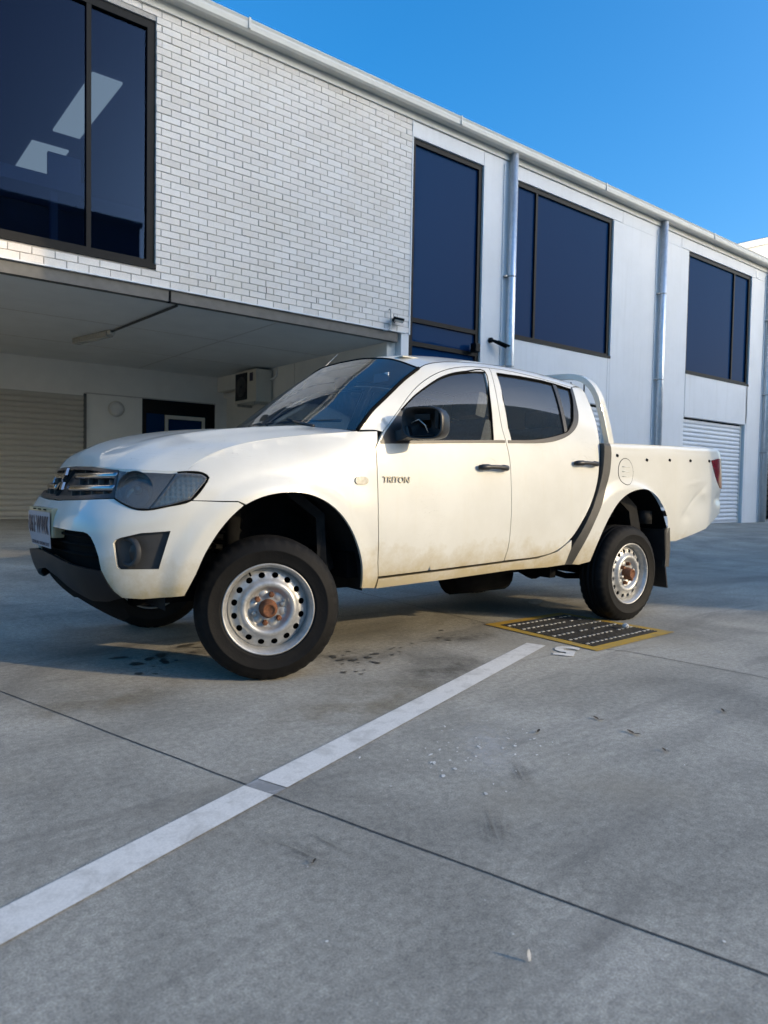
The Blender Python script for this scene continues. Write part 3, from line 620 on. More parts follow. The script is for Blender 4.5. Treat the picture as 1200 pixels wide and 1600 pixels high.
# units across the driveway and an added tower, behind the viewpoint: they show only as reflections and shade
ob = empty('opposite_units', (10.4, -4, 0), 0, 'row of units across the driveway reflected in the windows', 'building')
def prism(name, pts, z0, z1, mat, parent):
    k = len(pts); V = [(x, y, z) for z in (z0, z1) for x, y in pts]
    return obj(name, mesh_data(name, V, [tuple(range(k-1, -1, -1)), tuple(range(k, 2*k))]+[(i, (i+1) % k, k+(i+1) % k, k+i) for i in range(k)]), mat, parent)
prism('upper_wall', [(7, -.1), (36, -.1), (36, -9), (7, -9)], 3.3, 6.4, M['brick'], ob); prism('corner_block', [(0, 0), (6.99, 0), (6.99, -6), (4, -6)], 3.3, 9.4, M['brick'], ob)  # corner end cut along the sun direction to let light past
prism('lower_wall', [(3.6, -5.4), (36, -5.4), (36, -8.9), (5.9, -8.9)], 0, 3.298, M['wallgrey'], ob)
for k in range(6): MB().box(5+5*k, 9+5*k, -5.39, -5.35, 0, 2.6).build('roller_door', M['rollerw'], ob)
for k in range(7): MB().box(3.9+5*k, 4.2+5*k, -.3, -.001, 0, 3.297).build('pier', M['wall'], ob)
MB().box(0, 36, .001, .12, 6.42, 6.56).build('gutter', M['gutter'], ob)
o2 = empty('rear_brick_block', (0, -20, 0), 0, 'pale brick block farther back reflected low in the office window', 'building')
MB().box(-14, 13.2, -9, 0, 0, 13.9).build('wall', M['wall'], o2); MB().box(-14.1, 13.3, -.02, .15, 13.9, 14.15).build('coping', M['wall'], o2)
MB().box(-14, 8.6, .001, .08, 9.5, 13.2).build('render_panel', M['wall'], o2)
tw = empty('sun_blocking_tower', (66.9, -75.6, 0), math.atan2(.555, .832), 'unseen tower added to keep the sun off the building front', 'building')  # invented tower out of view, placed to shade the building front
MB().box(-7.2, 9.4, -14, 0, 0, 52).build('tower_body', M['wallgrey'], tw)
for k in range(13): MB().box(-6.9, 9.1, .001, .05, 3+3.6*k, 4.9+3.6*k).build('window_band', M['tint'], tw)
# ------------------------------------------------------------------ pickup body surface: plan curve + section tables
# half plan (near side positive v), points (x, v)
PLAN=[(-.802,-.2),(-.805,0),(-.802,.2),(-.788,.4),(-.748,.55),(-.662,.68),(-.53,.775),(-.38,.835),(-.2,.866),(.05,.878),(.4,.88),(1.2,.88),(2.5,.88),(3.6,.88),(4.05,.878),(4.22,.873),(4.30,.85),(4.335,.785),(4.35,.4),(4.355,0),(4.35,-.4)]
def _cat(pts,n=40):
    P=np.array(pts,float); out=[]
    for i in range(1,len(P)-2):
        p0,p1,p2,p3=P[i-1:i+3]
        d01,d12,d23=[max(1e-6,np.linalg.norm(b-a)**.5) for a,b in((p0,p1),(p1,p2),(p2,p3))]
        t0,t1,t2,t3=0,d01,d01+d12,d01+d12+d23
        for t in np.linspace(t1,t2,n,endpoint=False):
            A1=(t1-t)/(t1-t0)*p0+(t-t0)/(t1-t0)*p1;A2=(t2-t)/(t2-t1)*p1+(t-t1)/(t2-t1)*p2;A3=(t3-t)/(t3-t2)*p2+(t-t2)/(t3-t2)*p3
            B1=(t2-t)/(t2-t0)*A1+(t-t0)/(t2-t0)*A2;B2=(t3-t)/(t3-t1)*A2+(t-t1)/(t3-t1)*A3
            out.append((t2-t)/(t2-t1)*B1+(t-t1)/(t2-t1)*B2)
    out.append(P[-2]); return np.array(out)
_pc=_cat(PLAN); _pc[0,1]=0
_sa=np.concatenate([[0],np.cumsum(np.linalg.norm(np.diff(_pc,axis=0),axis=1))])
_sd=np.arange(0,_sa[-1],.004)
_px=np.interp(_sd,_sa,_pc[:,0]);_pv=np.interp(_sd,_sa,_pc[:,1])
def _sm(a,k=9):
    b=np.pad(a,(k,k),'reflect',reflect_type='odd'); w=np.hanning(2*k+1); w/=w.sum(); return np.convolve(b,w,'valid')
_px,_pv=_sm(_px),_sm(_pv); _pv[0]=0
_tx,_tv=np.gradient(_px,_sd),np.gradient(_pv,_sd)
_tn=np.hypot(_tx,_tv); _tx/=_tn;_tv/=_tn
def plan(s):
    a=abs(s); sg=1 if s>=0 else -1
    x=np.interp(a,_sd,_px);v=np.interp(a,_sd,_pv);tx=np.interp(a,_sd,_tx);tv=np.interp(a,_sd,_tv)
    # outward normal (n_x,n_v): tangent (tx,tv) ; outward = (-tv, tx)
    return x,v*sg,-tv,tx*sg
def s_of_x(x): # side part
    i=np.searchsorted(_px,x) if False else None
    m=(_sd>.9)&(_sd<_sd[-1]-.95)
    return float(np.interp(x,_px[m],_sd[m]))
def tab(t):
    xs=np.array([a for a,b in t]);ys=np.array([b for a,b in t])
    # monotone-ish cubic via finite diff hermite
    m=np.gradient(ys,xs)
    def fn(x):
        x=min(max(x,xs[0]),xs[-1]); i=min(max(int(np.searchsorted(xs,x))-1,0),len(xs)-2)
        hh=xs[i+1]-xs[i];t=(x-xs[i])/hh
        return (2*t**3-3*t*t+1)*ys[i]+(t**3-2*t*t+t)*hh*m[i]+(-2*t**3+3*t*t)*ys[i+1]+(t**3-t*t)*hh*m[i+1]
    return fn
Dfront=tab([(.20,.30),(.28,.20),(.34,.13),(.40,.075),(.47,.035),(.56,.008),(.66,0),(.74,.0),(.80,.012),(.85,.038),(.90,.07),(.957,.108),(1.03,.155),(1.08,.19),(1.15,.24),(1.3,.4)])
Dcab=tab([(.25,.14),(.38,.075),(.44,.05),(.52,.028),(.65,.008),(.80,0),(.95,.004),(1.10,.018),(1.20,.033),(1.26,.046),(1.35,.072),(1.45,.103),(1.55,.140),(1.62,.170),(1.67,.195),(1.71,.218),(1.74,.245),(1.765,.285),(1.78,.33),(1.792,.40),(1.80,.5)])
Dtub=tab([(.3,.12),(.45,.06),(.55,.032),(.65,.012),(.80,0),(1.0,0),(1.15,.008),(1.24,.016),(1.275,.024),(1.292,.04),(1.30,.065),(1.32,.12)])
Dfl=tab([(.25,.14),(.38,.07),(.44,.045),(.52,.025),(.65,.008),(.80,0),(.95,.004),(1.3,.02)])
ZH=tab([(-.9,1.0),(-.5,1.03),(-.3,1.09),(0,1.165),(.3,1.215),(.6,1.25),(.9,1.28)])
def sst(a,b,x):
    t=min(max((x-a)/(b-a),0),1); return t*t*(3-2*t)
def Dfender(x,z):
    zh=ZH(x); t=max(0,(z-(zh-.27))/.27)
    return Dfl(z)+(.10-.055*sst(.05,.65,x))*t**2.3 + (.25*(t-1)*(1-sst(.1,.5,x)) if t>1 else 0)
ARCH={}
def flare(x,z,kind):
    r=0
    for (cx,cz,ra) in ((.085,.43,.49),(2.93,.44,.52)):
        d=np.hypot(x-cx,z-cz)-ra
        if z>.35: r+=.022*(1-sst(.0,.10,d))
    return r
def Dside(x,z,kind):
    if kind=='tub': d=Dtub(z-.02*(x-2.7))
    else:
        if z>1.25 and x>.6: z=min(1.8,z+.09*(x-1.9)**2*(z-1.25)/.5)
        w=max(sst(.40,.85,x),sst(-.03,.10,z-ZH(x)))
        d=w*Dcab(z)+(1-w)*Dfender(x,z) if w<1 else Dcab(z)
    return d-flare(x,z,kind)
def S(s,z,kind='cab',off=0.):
    x,v,nx,nv=plan(s)
    w=sst(.30,.9,abs(nx)) if x<1 else 0
    D=Dside(x,z,kind) if w<1 else 0
    if w>0: D=w*Dfront(z)+(1-w)*D
    if x>3.9: D*=1 if True else 1
    D-=off
    return np.array([x-nx*D,-(v-nv*D),z])   # local truck coords, near side y negative
# ------------------------------------------------------------------ pickup
truck = empty('pickup_truck', (1.70, 3.91, 0), math.radians(-1.0), 'dirty white dual cab pickup with dented tray and steel wheels', 'pickup truck')
def resample(P, d, closed=True):
    out = []; n = len(P)
    for i in range(n if closed else n-1):
        a, b_ = np.array(P[i]), np.array(P[(i+1) % n]); L = np.linalg.norm(b_-a); k = max(1, int(math.ceil(L/d)))
        out += [tuple(a+(b_-a)*j/k) for j in range(k)]
    if not closed: out.append(tuple(P[-1]))
    return out
def area(P): return .5*sum(P[i][0]*P[(i+1) % len(P)][1]-P[(i+1) % len(P)][0]*P[i][1] for i in range(len(P)))
def smooth_run(P, n=6):      # catmull-rom through open run of (s, z)
    A = np.vstack([2*np.array(P[0])-np.array(P[1]), P, 2*np.array(P[-1])-np.array(P[-2])]); return [tuple(p) for p in _cat(A, n)]
def inset(P, d):
    if area(P) < 0: P = P[::-1]
    out = []; n = len(P)
    for i in range(n):
        a, b_, c = np.array(P[i-1]), np.array(P[i]), np.array(P[(i+1) % n])
        e1 = (b_-a)/(np.linalg.norm(b_-a)+1e-9); e2 = (c-b_)/(np.linalg.norm(c-b_)+1e-9)
        n1 = np.array((-e1[1], e1[0])); n2 = np.array((-e2[1], e2[0])); nn = n1+n2; L = np.linalg.norm(nn)
        nn = nn/L if L > .2 else n1; out.append(tuple(b_+nn*d/max(.5, nn@n1)))
    return out
def inside(pt, P):
    x, y = pt; c = False; j = len(P)-1
    for i in range(len(P)):
        if (P[i][1] > y) != (P[j][1] > y) and x < (P[j][0]-P[i][0])*(y-P[i][1])/(P[j][1]-P[i][1])+P[i][0]: c = not c
        j = i
    return c
def fill2d(outer, holes, res, bres):
    loops = [resample(outer, bres)]+[resample(h_, bres) for h_ in holes]
    V = []; E_ = []; B = []
    for lp in loops:
        k = len(V); V += lp; E_ += [(k+i, k+(i+1) % len(lp)) for i in range(len(lp))]
    nb_ = len(V); bp = np.array(V)
    x0, y0 = bp.min(0); x1, y1 = bp.max(0)
    j = 0
    y = y0+res*.5
    while y < y1:
        x = x0+(res*.5 if j % 2 else 0)
        while x < x1:
            if inside((x, y), outer) and not any(inside((x, y), h_) for h_ in holes) and ((bp-(x, y))**2).sum(1).min() > (.45*res)**2: V.append((x, y))
            x += res
        y += res*.87; j += 1
    r = delaunay_2d_cdt([Vector(v) for v in V], E_, [], 0, 1e-6)
    v2 = [tuple(v) for v in r[0]]; tris = []
    for f in r[2]:
        c = tuple(np.mean([v2[i] for i in f], axis=0))
        if inside(c, outer) and not any(inside(c, h_) for h_ in holes): tris.append(tuple(f))
    return v2, tris, loops
def panel(name, outer, mat, kind='cab', holes=(), off=0., res=.035, bres=.018, gap=.0028, thick=.016, parent=None, sides=(1, -1), smooth_n=True, both=False, fn=None):
    outer = inset(outer, gap) if gap else (outer if area(outer) > 0 else outer[::-1]); holes = [h_ if area(h_) > 0 else h_[::-1] for h_ in holes]
    v2, tris, loops = fill2d(outer, list(holes), res, bres)
    fS = fn or (lambda s, z, o=0.: S(s, z, kind, off+o))
    P = [fS(s, z) for s, z in v2]
    N = []
    for (s, z), p in zip(v2, P):
        a = fS(s+.004, z)-fS(s-.004, z); b_ = fS(s, z+.004)-fS(s, z-.004); n_ = np.cross(a, b_); n_ /= np.linalg.norm(n_)+1e-12; N.append(n_)
    objs = []
    for sd in sides:
        m_ = np.array((1, sd, 1)); V = [p*m_ for p in P]; NN = [n_*m_ for n_ in N]; F = list(tris)
        # orient outward
        vote = sum(1 if NN[i]@np.array((plan(v2[i][0])[2], -plan(v2[i][0])[3]*sd, .05)) > 0 else -1 for i in range(0, len(v2), 3))
        if vote < 0: NN = [-n_ for n_ in NN]
        F = [f if np.cross(V[f[1]]-V[f[0]], V[f[2]]-V[f[0]])@NN[f[0]] > 0 else f[::-1] for f in F]
        vn = [tuple(n_) for n_ in NN]; k0 = len(V)
        if thick:
            for lp in loops:
                k = len(V); L = len(lp); pts = [fS(*q) for q in lp]; pin = [fS(*q, o=-thick) if fn is None else fS(*q)-0 for q in lp]
                V += [p*m_ for p in pts]+[p*m_ for p in pin]
                F += [(k+i, k+(i+1) % L, k+L+(i+1) % L, k+L+i) for i in range(L)]
        me = bpy.data.meshes.new(name); me.from_pydata([tuple(map(float, v)) for v in V], [], F); me.update()
        me.polygons.foreach_set('use_smooth', [i < len(tris) for i in range(len(me.polygons))])
        ln = []
        me.calc_loop_triangles()
        for p_ in me.polygons:
            for li in p_.loop_indices:
                vi = me.loops[li].vertex_index; ln.append(vn[vi] if vi < k0 else tuple(p_.normal))
        me.normals_split_custom_set(ln)
        objs.append(obj(name, me, mat, parent if parent is not None else truck))
    return objs
def patch(name, Gm, mat, parent=None, mirror=True, thick=0):
    n, m_ = Gm.shape[:2]
    if mirror:
        left = Gm[:, 1:][:, ::-1]*np.array((1, -1, 1)); Gm = np.concatenate([left, Gm], axis=1); m_ = Gm.shape[1]
    V = [tuple(p) for p in Gm.reshape(-1, 3)]
    F = [(i*m_+j, i*m_+j+1, (i+1)*m_+j+1, (i+1)*m_+j) for i in range(n-1) for j in range(m_-1)]
    mb = MB(); mb.add(V, F, True)
    if thick:
        ed = [(0, j) for j in range(m_)]+[(i, m_-1) for i in range(1, n)]+[(n-1, j) for j in range(m_-2, -1, -1)]+[(i, 0) for i in range(n-2, 0, -1)]
        pts = [Gm[i, j] for i, j in ed]; L = len(pts)
        mb.add([tuple(p) for p in pts]+[tuple(p-np.array((0, 0, thick))) for p in pts], [(i, (i+1) % L, L+(i+1) % L, L+i) for i in range(L)])
    return mb.build(name, mat, parent if parent is not None else truck)
def spl(pts, n):
    P = np.array(pts, float); P = np.vstack([2*P[0]-P[1], P, 2*P[-1]-P[-2]]); o = _cat(P, 30)
    L = np.concatenate([[0], np.cumsum(np.linalg.norm(np.diff(o, axis=0), axis=1))]); t = np.linspace(0, L[-1], n)
    return np.array([np.interp(t, L, o[:, k]) for k in range(o.shape[1])]).T
def coons(c0, c1, d0, d1):
    n = len(c0); m_ = len(d0); G_ = np.zeros((n, m_, 3))
    for i in range(n):
        v = i/(n-1)
        for j in range(m_):
            u = j/(m_-1)
            G_[i, j] = (1-u)*c0[i]+u*c1[i]+(1-v)*d0[j]+v*d1[j]-((1-u)*(1-v)*c0[0]+u*(1-v)*c1[0]+(1-u)*v*c0[-1]+u*v*c1[-1])
    return G_

ARCH_F = smooth_run([(1.033, .446), (1.081, .546), (1.122, .645), (1.188, .752), (1.268, .837), (1.354, .886), (1.443, .912), (1.549, .922), (1.646, .913), (1.747, .876), (1.825, .821), (1.894, .742), (1.949, .644), (1.984, .55), (1.996, .491), (2.009, .412)], 4)
ARCH_R = smooth_run([(3.974, .459), (4.002, .566), (4.051, .683), (4.125, .79), (4.206, .871), (4.318, .932), (4.465, .964), (4.586, .96), (4.714, .91), (4.793, .845), (4.866, .762), (4.886, .671), (4.888, .585)], 4)
FRAME_TOP = smooth_run([(2.143, 1.254), (2.278, 1.38), (2.415, 1.503), (2.547, 1.59), (2.693, 1.657), (2.837, 1.699), (2.96, 1.719), (3.135, 1.731), (3.274, 1.733), (3.514, 1.721), (3.734, 1.702), (3.948, 1.683)], 4)
iB = min(range(len(FRAME_TOP)), key=lambda i: abs(FRAME_TOP[i][0]-3.135))
B_SEAM = smooth_run([(3.096, .503), (3.116, .584), (3.121, .772), (3.12, .975), (3.12, 1.134), (3.106, 1.229), (3.090, 1.337), (3.104, 1.517), (3.128, 1.689), (3.135, 1.731)], 4)
FD_FRONT = [(2.100, 1.197), (2.084, 1.17), (2.082, 1.018), (2.087, .788), (2.105, .554), (2.124, .466)]
J_LINE = smooth_run([(3.104, .504), (3.176, .507), (3.416, .516), (3.598, .551), (3.733, .633), (3.851, .77), (3.945, .907), (4.004, 1.041), (4.036, 1.161), (4.066, 1.275)], 4)
REAR_STRIP = smooth_run([(3.948, 1.683), (3.924, 1.578), (3.901, 1.478), (3.872, 1.421)], 4)
WS_EDGE = smooth_run([(1.985, 1.256), (2.076, 1.352), (2.215, 1.455), (2.382, 1.573), (2.526, 1.659)], 4)
CAB_REAR = smooth_run([(4.05, 1.722), (4.083, 1.691), (4.088, 1.587), (4.090, 1.481), (4.086, 1.398), (4.066, 1.275)], 4)
HOODSEAM = [(1.042, 1.016), (1.075, 1.043), (1.143, 1.084), (1.278, 1.137), (1.485, 1.184), (1.768, 1.224), (1.985, 1.249)]
HEAD_OUT = [(1.034, 1.010), (1.121, 1.006), (1.146, .989), (1.135, .967), (1.059, .882)]
HEAD_LOW = [(1.059, .882), (.961, .856), (.87, .838), (.812, .842), (.754, .861), (.688, .885)]

# fenders
fender = smooth_run(HOODSEAM, 5)+[(2.11, 1.258)]+FD_FRONT+[(2.118, .40)]+[p for p in ARCH_F[::-1] if p[0] > 1.305]+[(1.311, .863), (1.269, .879), (1.209, .879), (1.062, .881)]+HEAD_OUT[::-1][1:]
panel('fender', fender, M['paint'], res=.03)
# bumper skin (both halves in one skin per side, meeting at the number plate)
bumper = [(0, .862), (.11, .862), (.4, .872)]+HEAD_LOW[::-1]+[(1.209, .878), (1.269, .878), (1.298, .862)]+[p for p in ARCH_F[::-1] if p[0] < 1.27]+[(.84, .43), (.737, .435), (.700, .465), (.675, .508), (.652, .56), (.641, .625), (.622, .675), (.601, .709), (.58, .724), (.554, .73), (.323, .734), (0, .737)]
FOG = [(.717, .687), (.727, .702), (.752, .713), (.842, .735), (.969, .745), (.918, .572), (.743, .57), (.732, .58)]
bp_ = panel('front_bumper', bumper, M['paint'], holes=[FOG], res=.028, gap=.002)
for sd, o_ in zip((1, -1), bp_):
    panel('fog_lamp_surround', FOG, M['grime'], off=-.022, gap=-.004, thick=0, res=.02, parent=o_, sides=(sd,))
    cxy = S(.785, .648, 'cab', -.02)*np.array((1, sd, 1)); x_, v_, nx, nv = plan(.785)
    nrm = Vector((nx-.55, -nv*sd*.55, 0)).normalized(); q = nrm.to_track_quat('Y', 'Z').to_euler()
    MB().lathe([(.072, -.004), (.066, .012), (.056, .016), (.05, .01), (.046, -.02), (.0, -.024)], 28).build('fog_lamp', M['grime'], o_, tuple(cxy), q)
    MB().lathe([(.045, -.012), (.03, -.004), (0, 0)], 24).build('fog_lens', M['plastic'], o_, tuple(cxy), q)
LIPT = [(0, .605), (.2, .597), (.46, .575), (.652, .56)]
lip = panel('lower_valance', LIPT+[(.675, .508), (.70, .465), (.737, .435), (.64, .412), (.533, .408), (.36, .448), (.2, .49), (0, .515)], M['lipm'], off=.004, gap=0, res=.03)
panel('lower_intake', [(0, .74), (.56, .735), (.65, .64), (.67, .55), (0, .59)], M['dark'], off=-.06, gap=-.01, thick=0)
for z in (.62, .665, .705):
    for sd in (1, -1): MB().tube([tuple(S(s, z, 'cab', -.045)*np.array((1, sd, 1))) for s in np.linspace(0, .60, 14)], .006, 6).build('intake_bar', M['dark'], truck)
panel('under_tray', [(0, .49), (.2, .468), (.36, .43), (.533, .397), (.70, .42), (.66, .33), (.5, .29), (0, .36)], M['dark'], off=-.05, gap=-.01, thick=0)

# grille
GR = [(0, 1.036), (.3, 1.032), (.628, 1.016), (.684, .888), (.4, .874), (.11, .864), (0, .864)]
gpn = panel('grille', GR, M['plastic'], off=-.05, gap=-.006, thick=0, res=.03)
panel('grille_frame', GR, M['plastic'], holes=[[(.0, 1.018), (.3, 1.014), (.612, .999), (.655, .907), (.4, .893), (0.0, .882)]], off=-.004, gap=.001, res=.02)
for z0, z1, s0 in ((.981, .988, .10), (.920, .930, .12)):
    for sd, g_ in zip((1, -1), gpn):
        pts = [tuple(S(s, z0+(z1-z0)*s/.65, 'cab', -.016)*np.array((1, sd, 1))) for s in np.linspace(s0, .632+(.02 if z0 < .95 else 0), 16)]
        sec = [(.0165*math.cos(t), .013*math.sin(t)) for t in np.linspace(0, 2*math.pi, 12, endpoint=False)]
        o_ = MB().sweep(pts, sec).build('grille_bar', M['chrome'], g_); o_.data.polygons.foreach_set('use_smooth', [True]*len(o_.data.polygons))
for z in (1.0, .955, .90):
    for s in (.18, .32, .46, .58):
        for sd, g_ in zip((1, -1), gpn):
            p = S(s, z, 'cab', -.04)*np.array((1, sd, 1)); MB().box(-.015, .01, -.006, .006, -.014, .014).build('grille_clip', M['beam'], g_, tuple(p))
bx_ = float(S(0, .952, 'cab', .0)[0])-.004
bd = empty('emblem_mount'); bpy.data.objects.remove(bd)
for i, ang in enumerate((90, 210, 330)):      # three lozenges meeting at a point
    a = math.radians(ang); L = .074; d = np.array((math.cos(a), math.sin(a))); e_ = np.array((-d[1], d[0]))
    q = [d*.002, d*L*.5+e_*L*.289, d*L, d*L*.5-e_*L*.289]; tilt = .45
    V = [(bx_+tilt*p[1]*.9, p[0], .952+p[1]) for p in q]; V2 = [(x-.012, y, z) for x, y, z in V]
    cx_ = np.mean(V2, axis=0)-np.array((.004, 0, 0))
    MB().add(V+V2+[tuple(cx_)], [(0, 1, 5, 4), (1, 2, 6, 5), (2, 3, 7, 6), (3, 0, 4, 7), (4, 5, 8), (5, 6, 8), (6, 7, 8), (7, 4, 8)]).build('emblem_lozenge', M['chrome'], gpn[0])

# headlights
DIV0, DIV1 = (.994, 1.004), (.875, .841)
HL_MAIN = [(.640, 1.011), (.85, 1.008), DIV0, DIV1, (.812, .842), (.754, .861), (.688, .885)]
HL_SIG = [DIV0, (1.034, 1.009), (1.115, 1.004), (1.138, .988), (1.128, .967), (1.055, .885), (.961, .859), DIV1]
hb = panel('headlight', HL_MAIN[:3]+HL_SIG[1:]+HL_MAIN[4:], M['housing'], off=-.06, gap=-.002, thick=0, res=.03)
for sd, h_ in zip((1, -1), hb):
    panel('lens', HL_MAIN, M['lens'], off=.002, gap=.003, thick=.02, res=.03, parent=h_, sides=(sd,))
    panel('indicator_reflector', HL_SIG, M['clear'], off=-.016, gap=.008, thick=0, res=.012, parent=h_, sides=(sd,), fn=lambda s, z, o=0.: S(s, z, 'cab', -.018+.004*math.sin(s*260)+o))
    panel('indicator_lens', HL_SIG, M['clearlens'], off=.001, gap=.004, thick=.016, res=.03, parent=h_, sides=(sd,))
    panel('lens_trim', HL_SIG, M['housing'], holes=[inset(HL_SIG, .009)], off=-.002, gap=.002, thick=0, res=.02, parent=h_, sides=(sd,))
    c = S(.80, .925, 'cab', -.045)*np.array((1, sd, 1)); x_, v_, nx, nv = plan(.80)
    q = Vector((nx-.25, -nv*sd, .05)).normalized().to_track_quat('Y', 'Z').to_euler()
    MB().lathe([(.086, .034), (.080, .014), (.060, -.004), (.028, -.016), (0, -.018)], 32).build('reflector_bowl', M['chrome'], h_, tuple(c), q)
    MB().lathe([(.020, .006), (.014, .014), (0, .016)], 20).build('bulb', M['steel'], h_, tuple(c), q)
    gk = [tuple(S(s, z, 'cab', .001)*np.array((1, sd, 1))) for s, z in smooth_run([(1.0, 1.008), (1.034, 1.012), (1.118, 1.008), (1.142, .990), (1.132, .967), (1.057, .883), (.961, .857), (.87, .839), (.812, .842), (.754, .861), (.688, .886)], 4)]
    MB().tube(gk, .0042, 6).build('seal', M['dark'], h_)

# doors, cab side, rocker
fd = panel('front_door', FD_FRONT[::-1][:-1]+[(2.104, 1.199)]+FRAME_TOP[:iB]+B_SEAM[::-1]+[(2.612, .483)], M['paint'],
           holes=[[(2.128, 1.206), (2.175, 1.262), (2.300, 1.382), (2.414, 1.469), (2.543, 1.546), (2.672, 1.612), (2.784, 1.651), (2.907, 1.678), (3.0, 1.692), (3.072, 1.697), (3.045, 1.54), (3.012, 1.36), (2.991, 1.247), (2.6, 1.228)]], res=.035)
RDH = [(3.18, 1.697), (3.408, 1.699), (3.616, 1.694), (3.75, 1.684), (3.920, 1.665), (3.895, 1.58), (3.865, 1.512), (3.821, 1.424), (3.738, 1.350), (3.707, 1.336), (3.60, 1.309), (3.496, 1.289), (3.34, 1.269), (3.157, 1.258), (3.150, 1.34), (3.160, 1.52)]
rd = panel('rear_door', J_LINE[:-1]+CAB_REAR[::-1][:-3]+[(4.06, 1.697), (4.0, 1.690)]+FRAME_TOP[iB:][::-1]+B_SEAM[::-1][1:-1], M['paint'], holes=[RDH], res=.035)
for sd, f_, r_ in zip((1, -1), fd, rd):
    panel('window_glass', [(2.28, 1.212), (2.29, 1.372), (2.30, 1.384), (2.414, 1.471), (2.543, 1.548), (2.672, 1.614), (2.784, 1.653), (2.907, 1.68), (3.076, 1.70), (2.995, 1.243)], M['carglass'], off=-.012, gap=-.006, thick=0, parent=f_, sides=(sd,), res=.05)
    panel('mirror_sail', [(2.118, 1.198), (2.16, 1.256), (2.296, 1.386), (2.312, 1.375), (2.308, 1.209)], M['plastic'], off=.002, gap=.001, parent=f_, sides=(sd,))
    panel('belt_seal', [(2.118, 1.189), (2.3, 1.198), (2.6, 1.215), (2.99, 1.236), (3.094, 1.241), (3.094, 1.258), (2.985, 1.253), (2.6, 1.232), (2.3, 1.214), (2.12, 1.206)], M['plastic'], off=.003, gap=0, parent=f_, sides=(sd,), bres=.03)
    ws = smooth_run([(2.30, 1.384), (2.414, 1.470), (2.543, 1.547), (2.672, 1.613), (2.784, 1.652), (2.907, 1.679), (3.073, 1.698), (3.045, 1.54), (3.012, 1.36), (2.992, 1.25)], 4)
    MB().tube([tuple(S(s, z, 'cab', -.004)*np.array((1, sd, 1))) for s, z in ws], .0065, 6).build('window_seal', M['dark'], f_)
    MB().tube([tuple(S(s, z, 'cab', -.004)*np.array((1, sd, 1))) for s, z in RDH+[RDH[0]]], .0065, 6).build('window_seal', M['dark'], r_)
    panel('window_glass', RDH[:4]+[(3.712, 1.338)]+RDH[10:], M['carglass'], off=-.012, gap=-.006, thick=0, parent=r_, sides=(sd,), res=.05)
    panel('quarter_glass', [(3.76, 1.684)]+RDH[4:9], M['carglass'], off=-.012, gap=-.006, thick=0, parent=r_, sides=(sd,), res=.05)
    panel('window_divider', [(3.732, 1.686), (3.770, 1.684), (3.738, 1.345), (3.705, 1.333)], M['plastic'], off=-.002, gap=0, parent=r_, sides=(sd,))
    panel('belt_seal', smooth_run([(3.952, 1.686), (3.926, 1.578), (3.903, 1.478), (3.857, 1.401), (3.762, 1.335), (3.619, 1.285), (3.457, 1.258), (3.122, 1.241)], 4)+smooth_run([(3.122, 1.259), (3.34, 1.271), (3.496, 1.291), (3.707, 1.338), (3.74, 1.352), (3.821, 1.426), (3.863, 1.512), (3.893, 1.58), (3.917, 1.665)], 4), M['plastic'], off=.003, gap=0, parent=r_, sides=(sd,))
    # handles with scooped cups
    for (s0, s1, z, p_) in ((2.832, 3.082, 1.082, f_), (3.738, 3.988, 1.135, r_)):
        pts = []
        for t in np.linspace(0, 1, 13):
            s = s0+(s1-s0)*t; o_ = .012+.026*math.sin(math.pi*min(1, max(0, (t-.0)/1)))**.5
            pts.append(tuple(S(s, z+.004*math.sin(math.pi*t), 'cab', o_)*np.array((1, sd, 1))))
        wd = [.013 if abs(t-.5) < .2 else .018 for t in np.linspace(0, 1, 13)]; wd[0] = wd[-1] = .012
        mb = MB(); mb.tube(pts, wd, 12); mb.build('door_handle', M['plastic'], p_)
        cs = s0+(s1-s0)*.42
        panel('handle_cup', [(cs+.062*math.cos(t), z+.012+.048*math.sin(t)) for t in np.linspace(0, 2*math.pi, 24, endpoint=False)], M['paint'], parent=p_, sides=(sd,), gap=0, thick=0, res=.014, bres=.01,
              fn=lambda s, zz, o=0., cs=cs, z=z: S(s, zz, 'cab', .0015-.020*max(0, 1-(((s-cs)/.062)**2+((zz-z-.012)/.048)**2))**.6))
RAIL = [(2.526, 1.659), (2.60, 1.692), (2.70, 1.718), (2.85, 1.741), (3.05, 1.757), (3.322, 1.764), (3.6, 1.757), (3.85, 1.742), (4.05, 1.722)]
cab_side = WS_EDGE+smooth_run(RAIL, 4)[1:-1]+[(4.05, 1.722), (4.075, 1.705), (4.06, 1.701), (4.0, 1.694)]+FRAME_TOP[::-1]+[(2.10, 1.262)]
panel('cab_side', cab_side, M['paint'], res=.03, gap=.0012)
panel('gap_shade_backing', [(2.06, 1.20), (4.02, 1.20), (3.95, .95), (3.75, .66), (3.5, .54), (2.06, .46)], M['dark'], off=-.03, gap=0, thick=0, res=.1, bres=.1)  # dark sheet that puts shade behind the door gaps
rock = [(2.126, .458), (2.612, .475), (3.096, .495), (3.416, .508)]+smooth_run([(3.598, .543), (3.70, .60), (3.735, .62)], 4)+[(3.745, .55), (3.72, .445), (3.534, .436), (3.175, .438), (2.635, .414), (2.126, .398)]
panel('rocker_panel', rock, M['paint'], off=.001, res=.03, thick=.05)

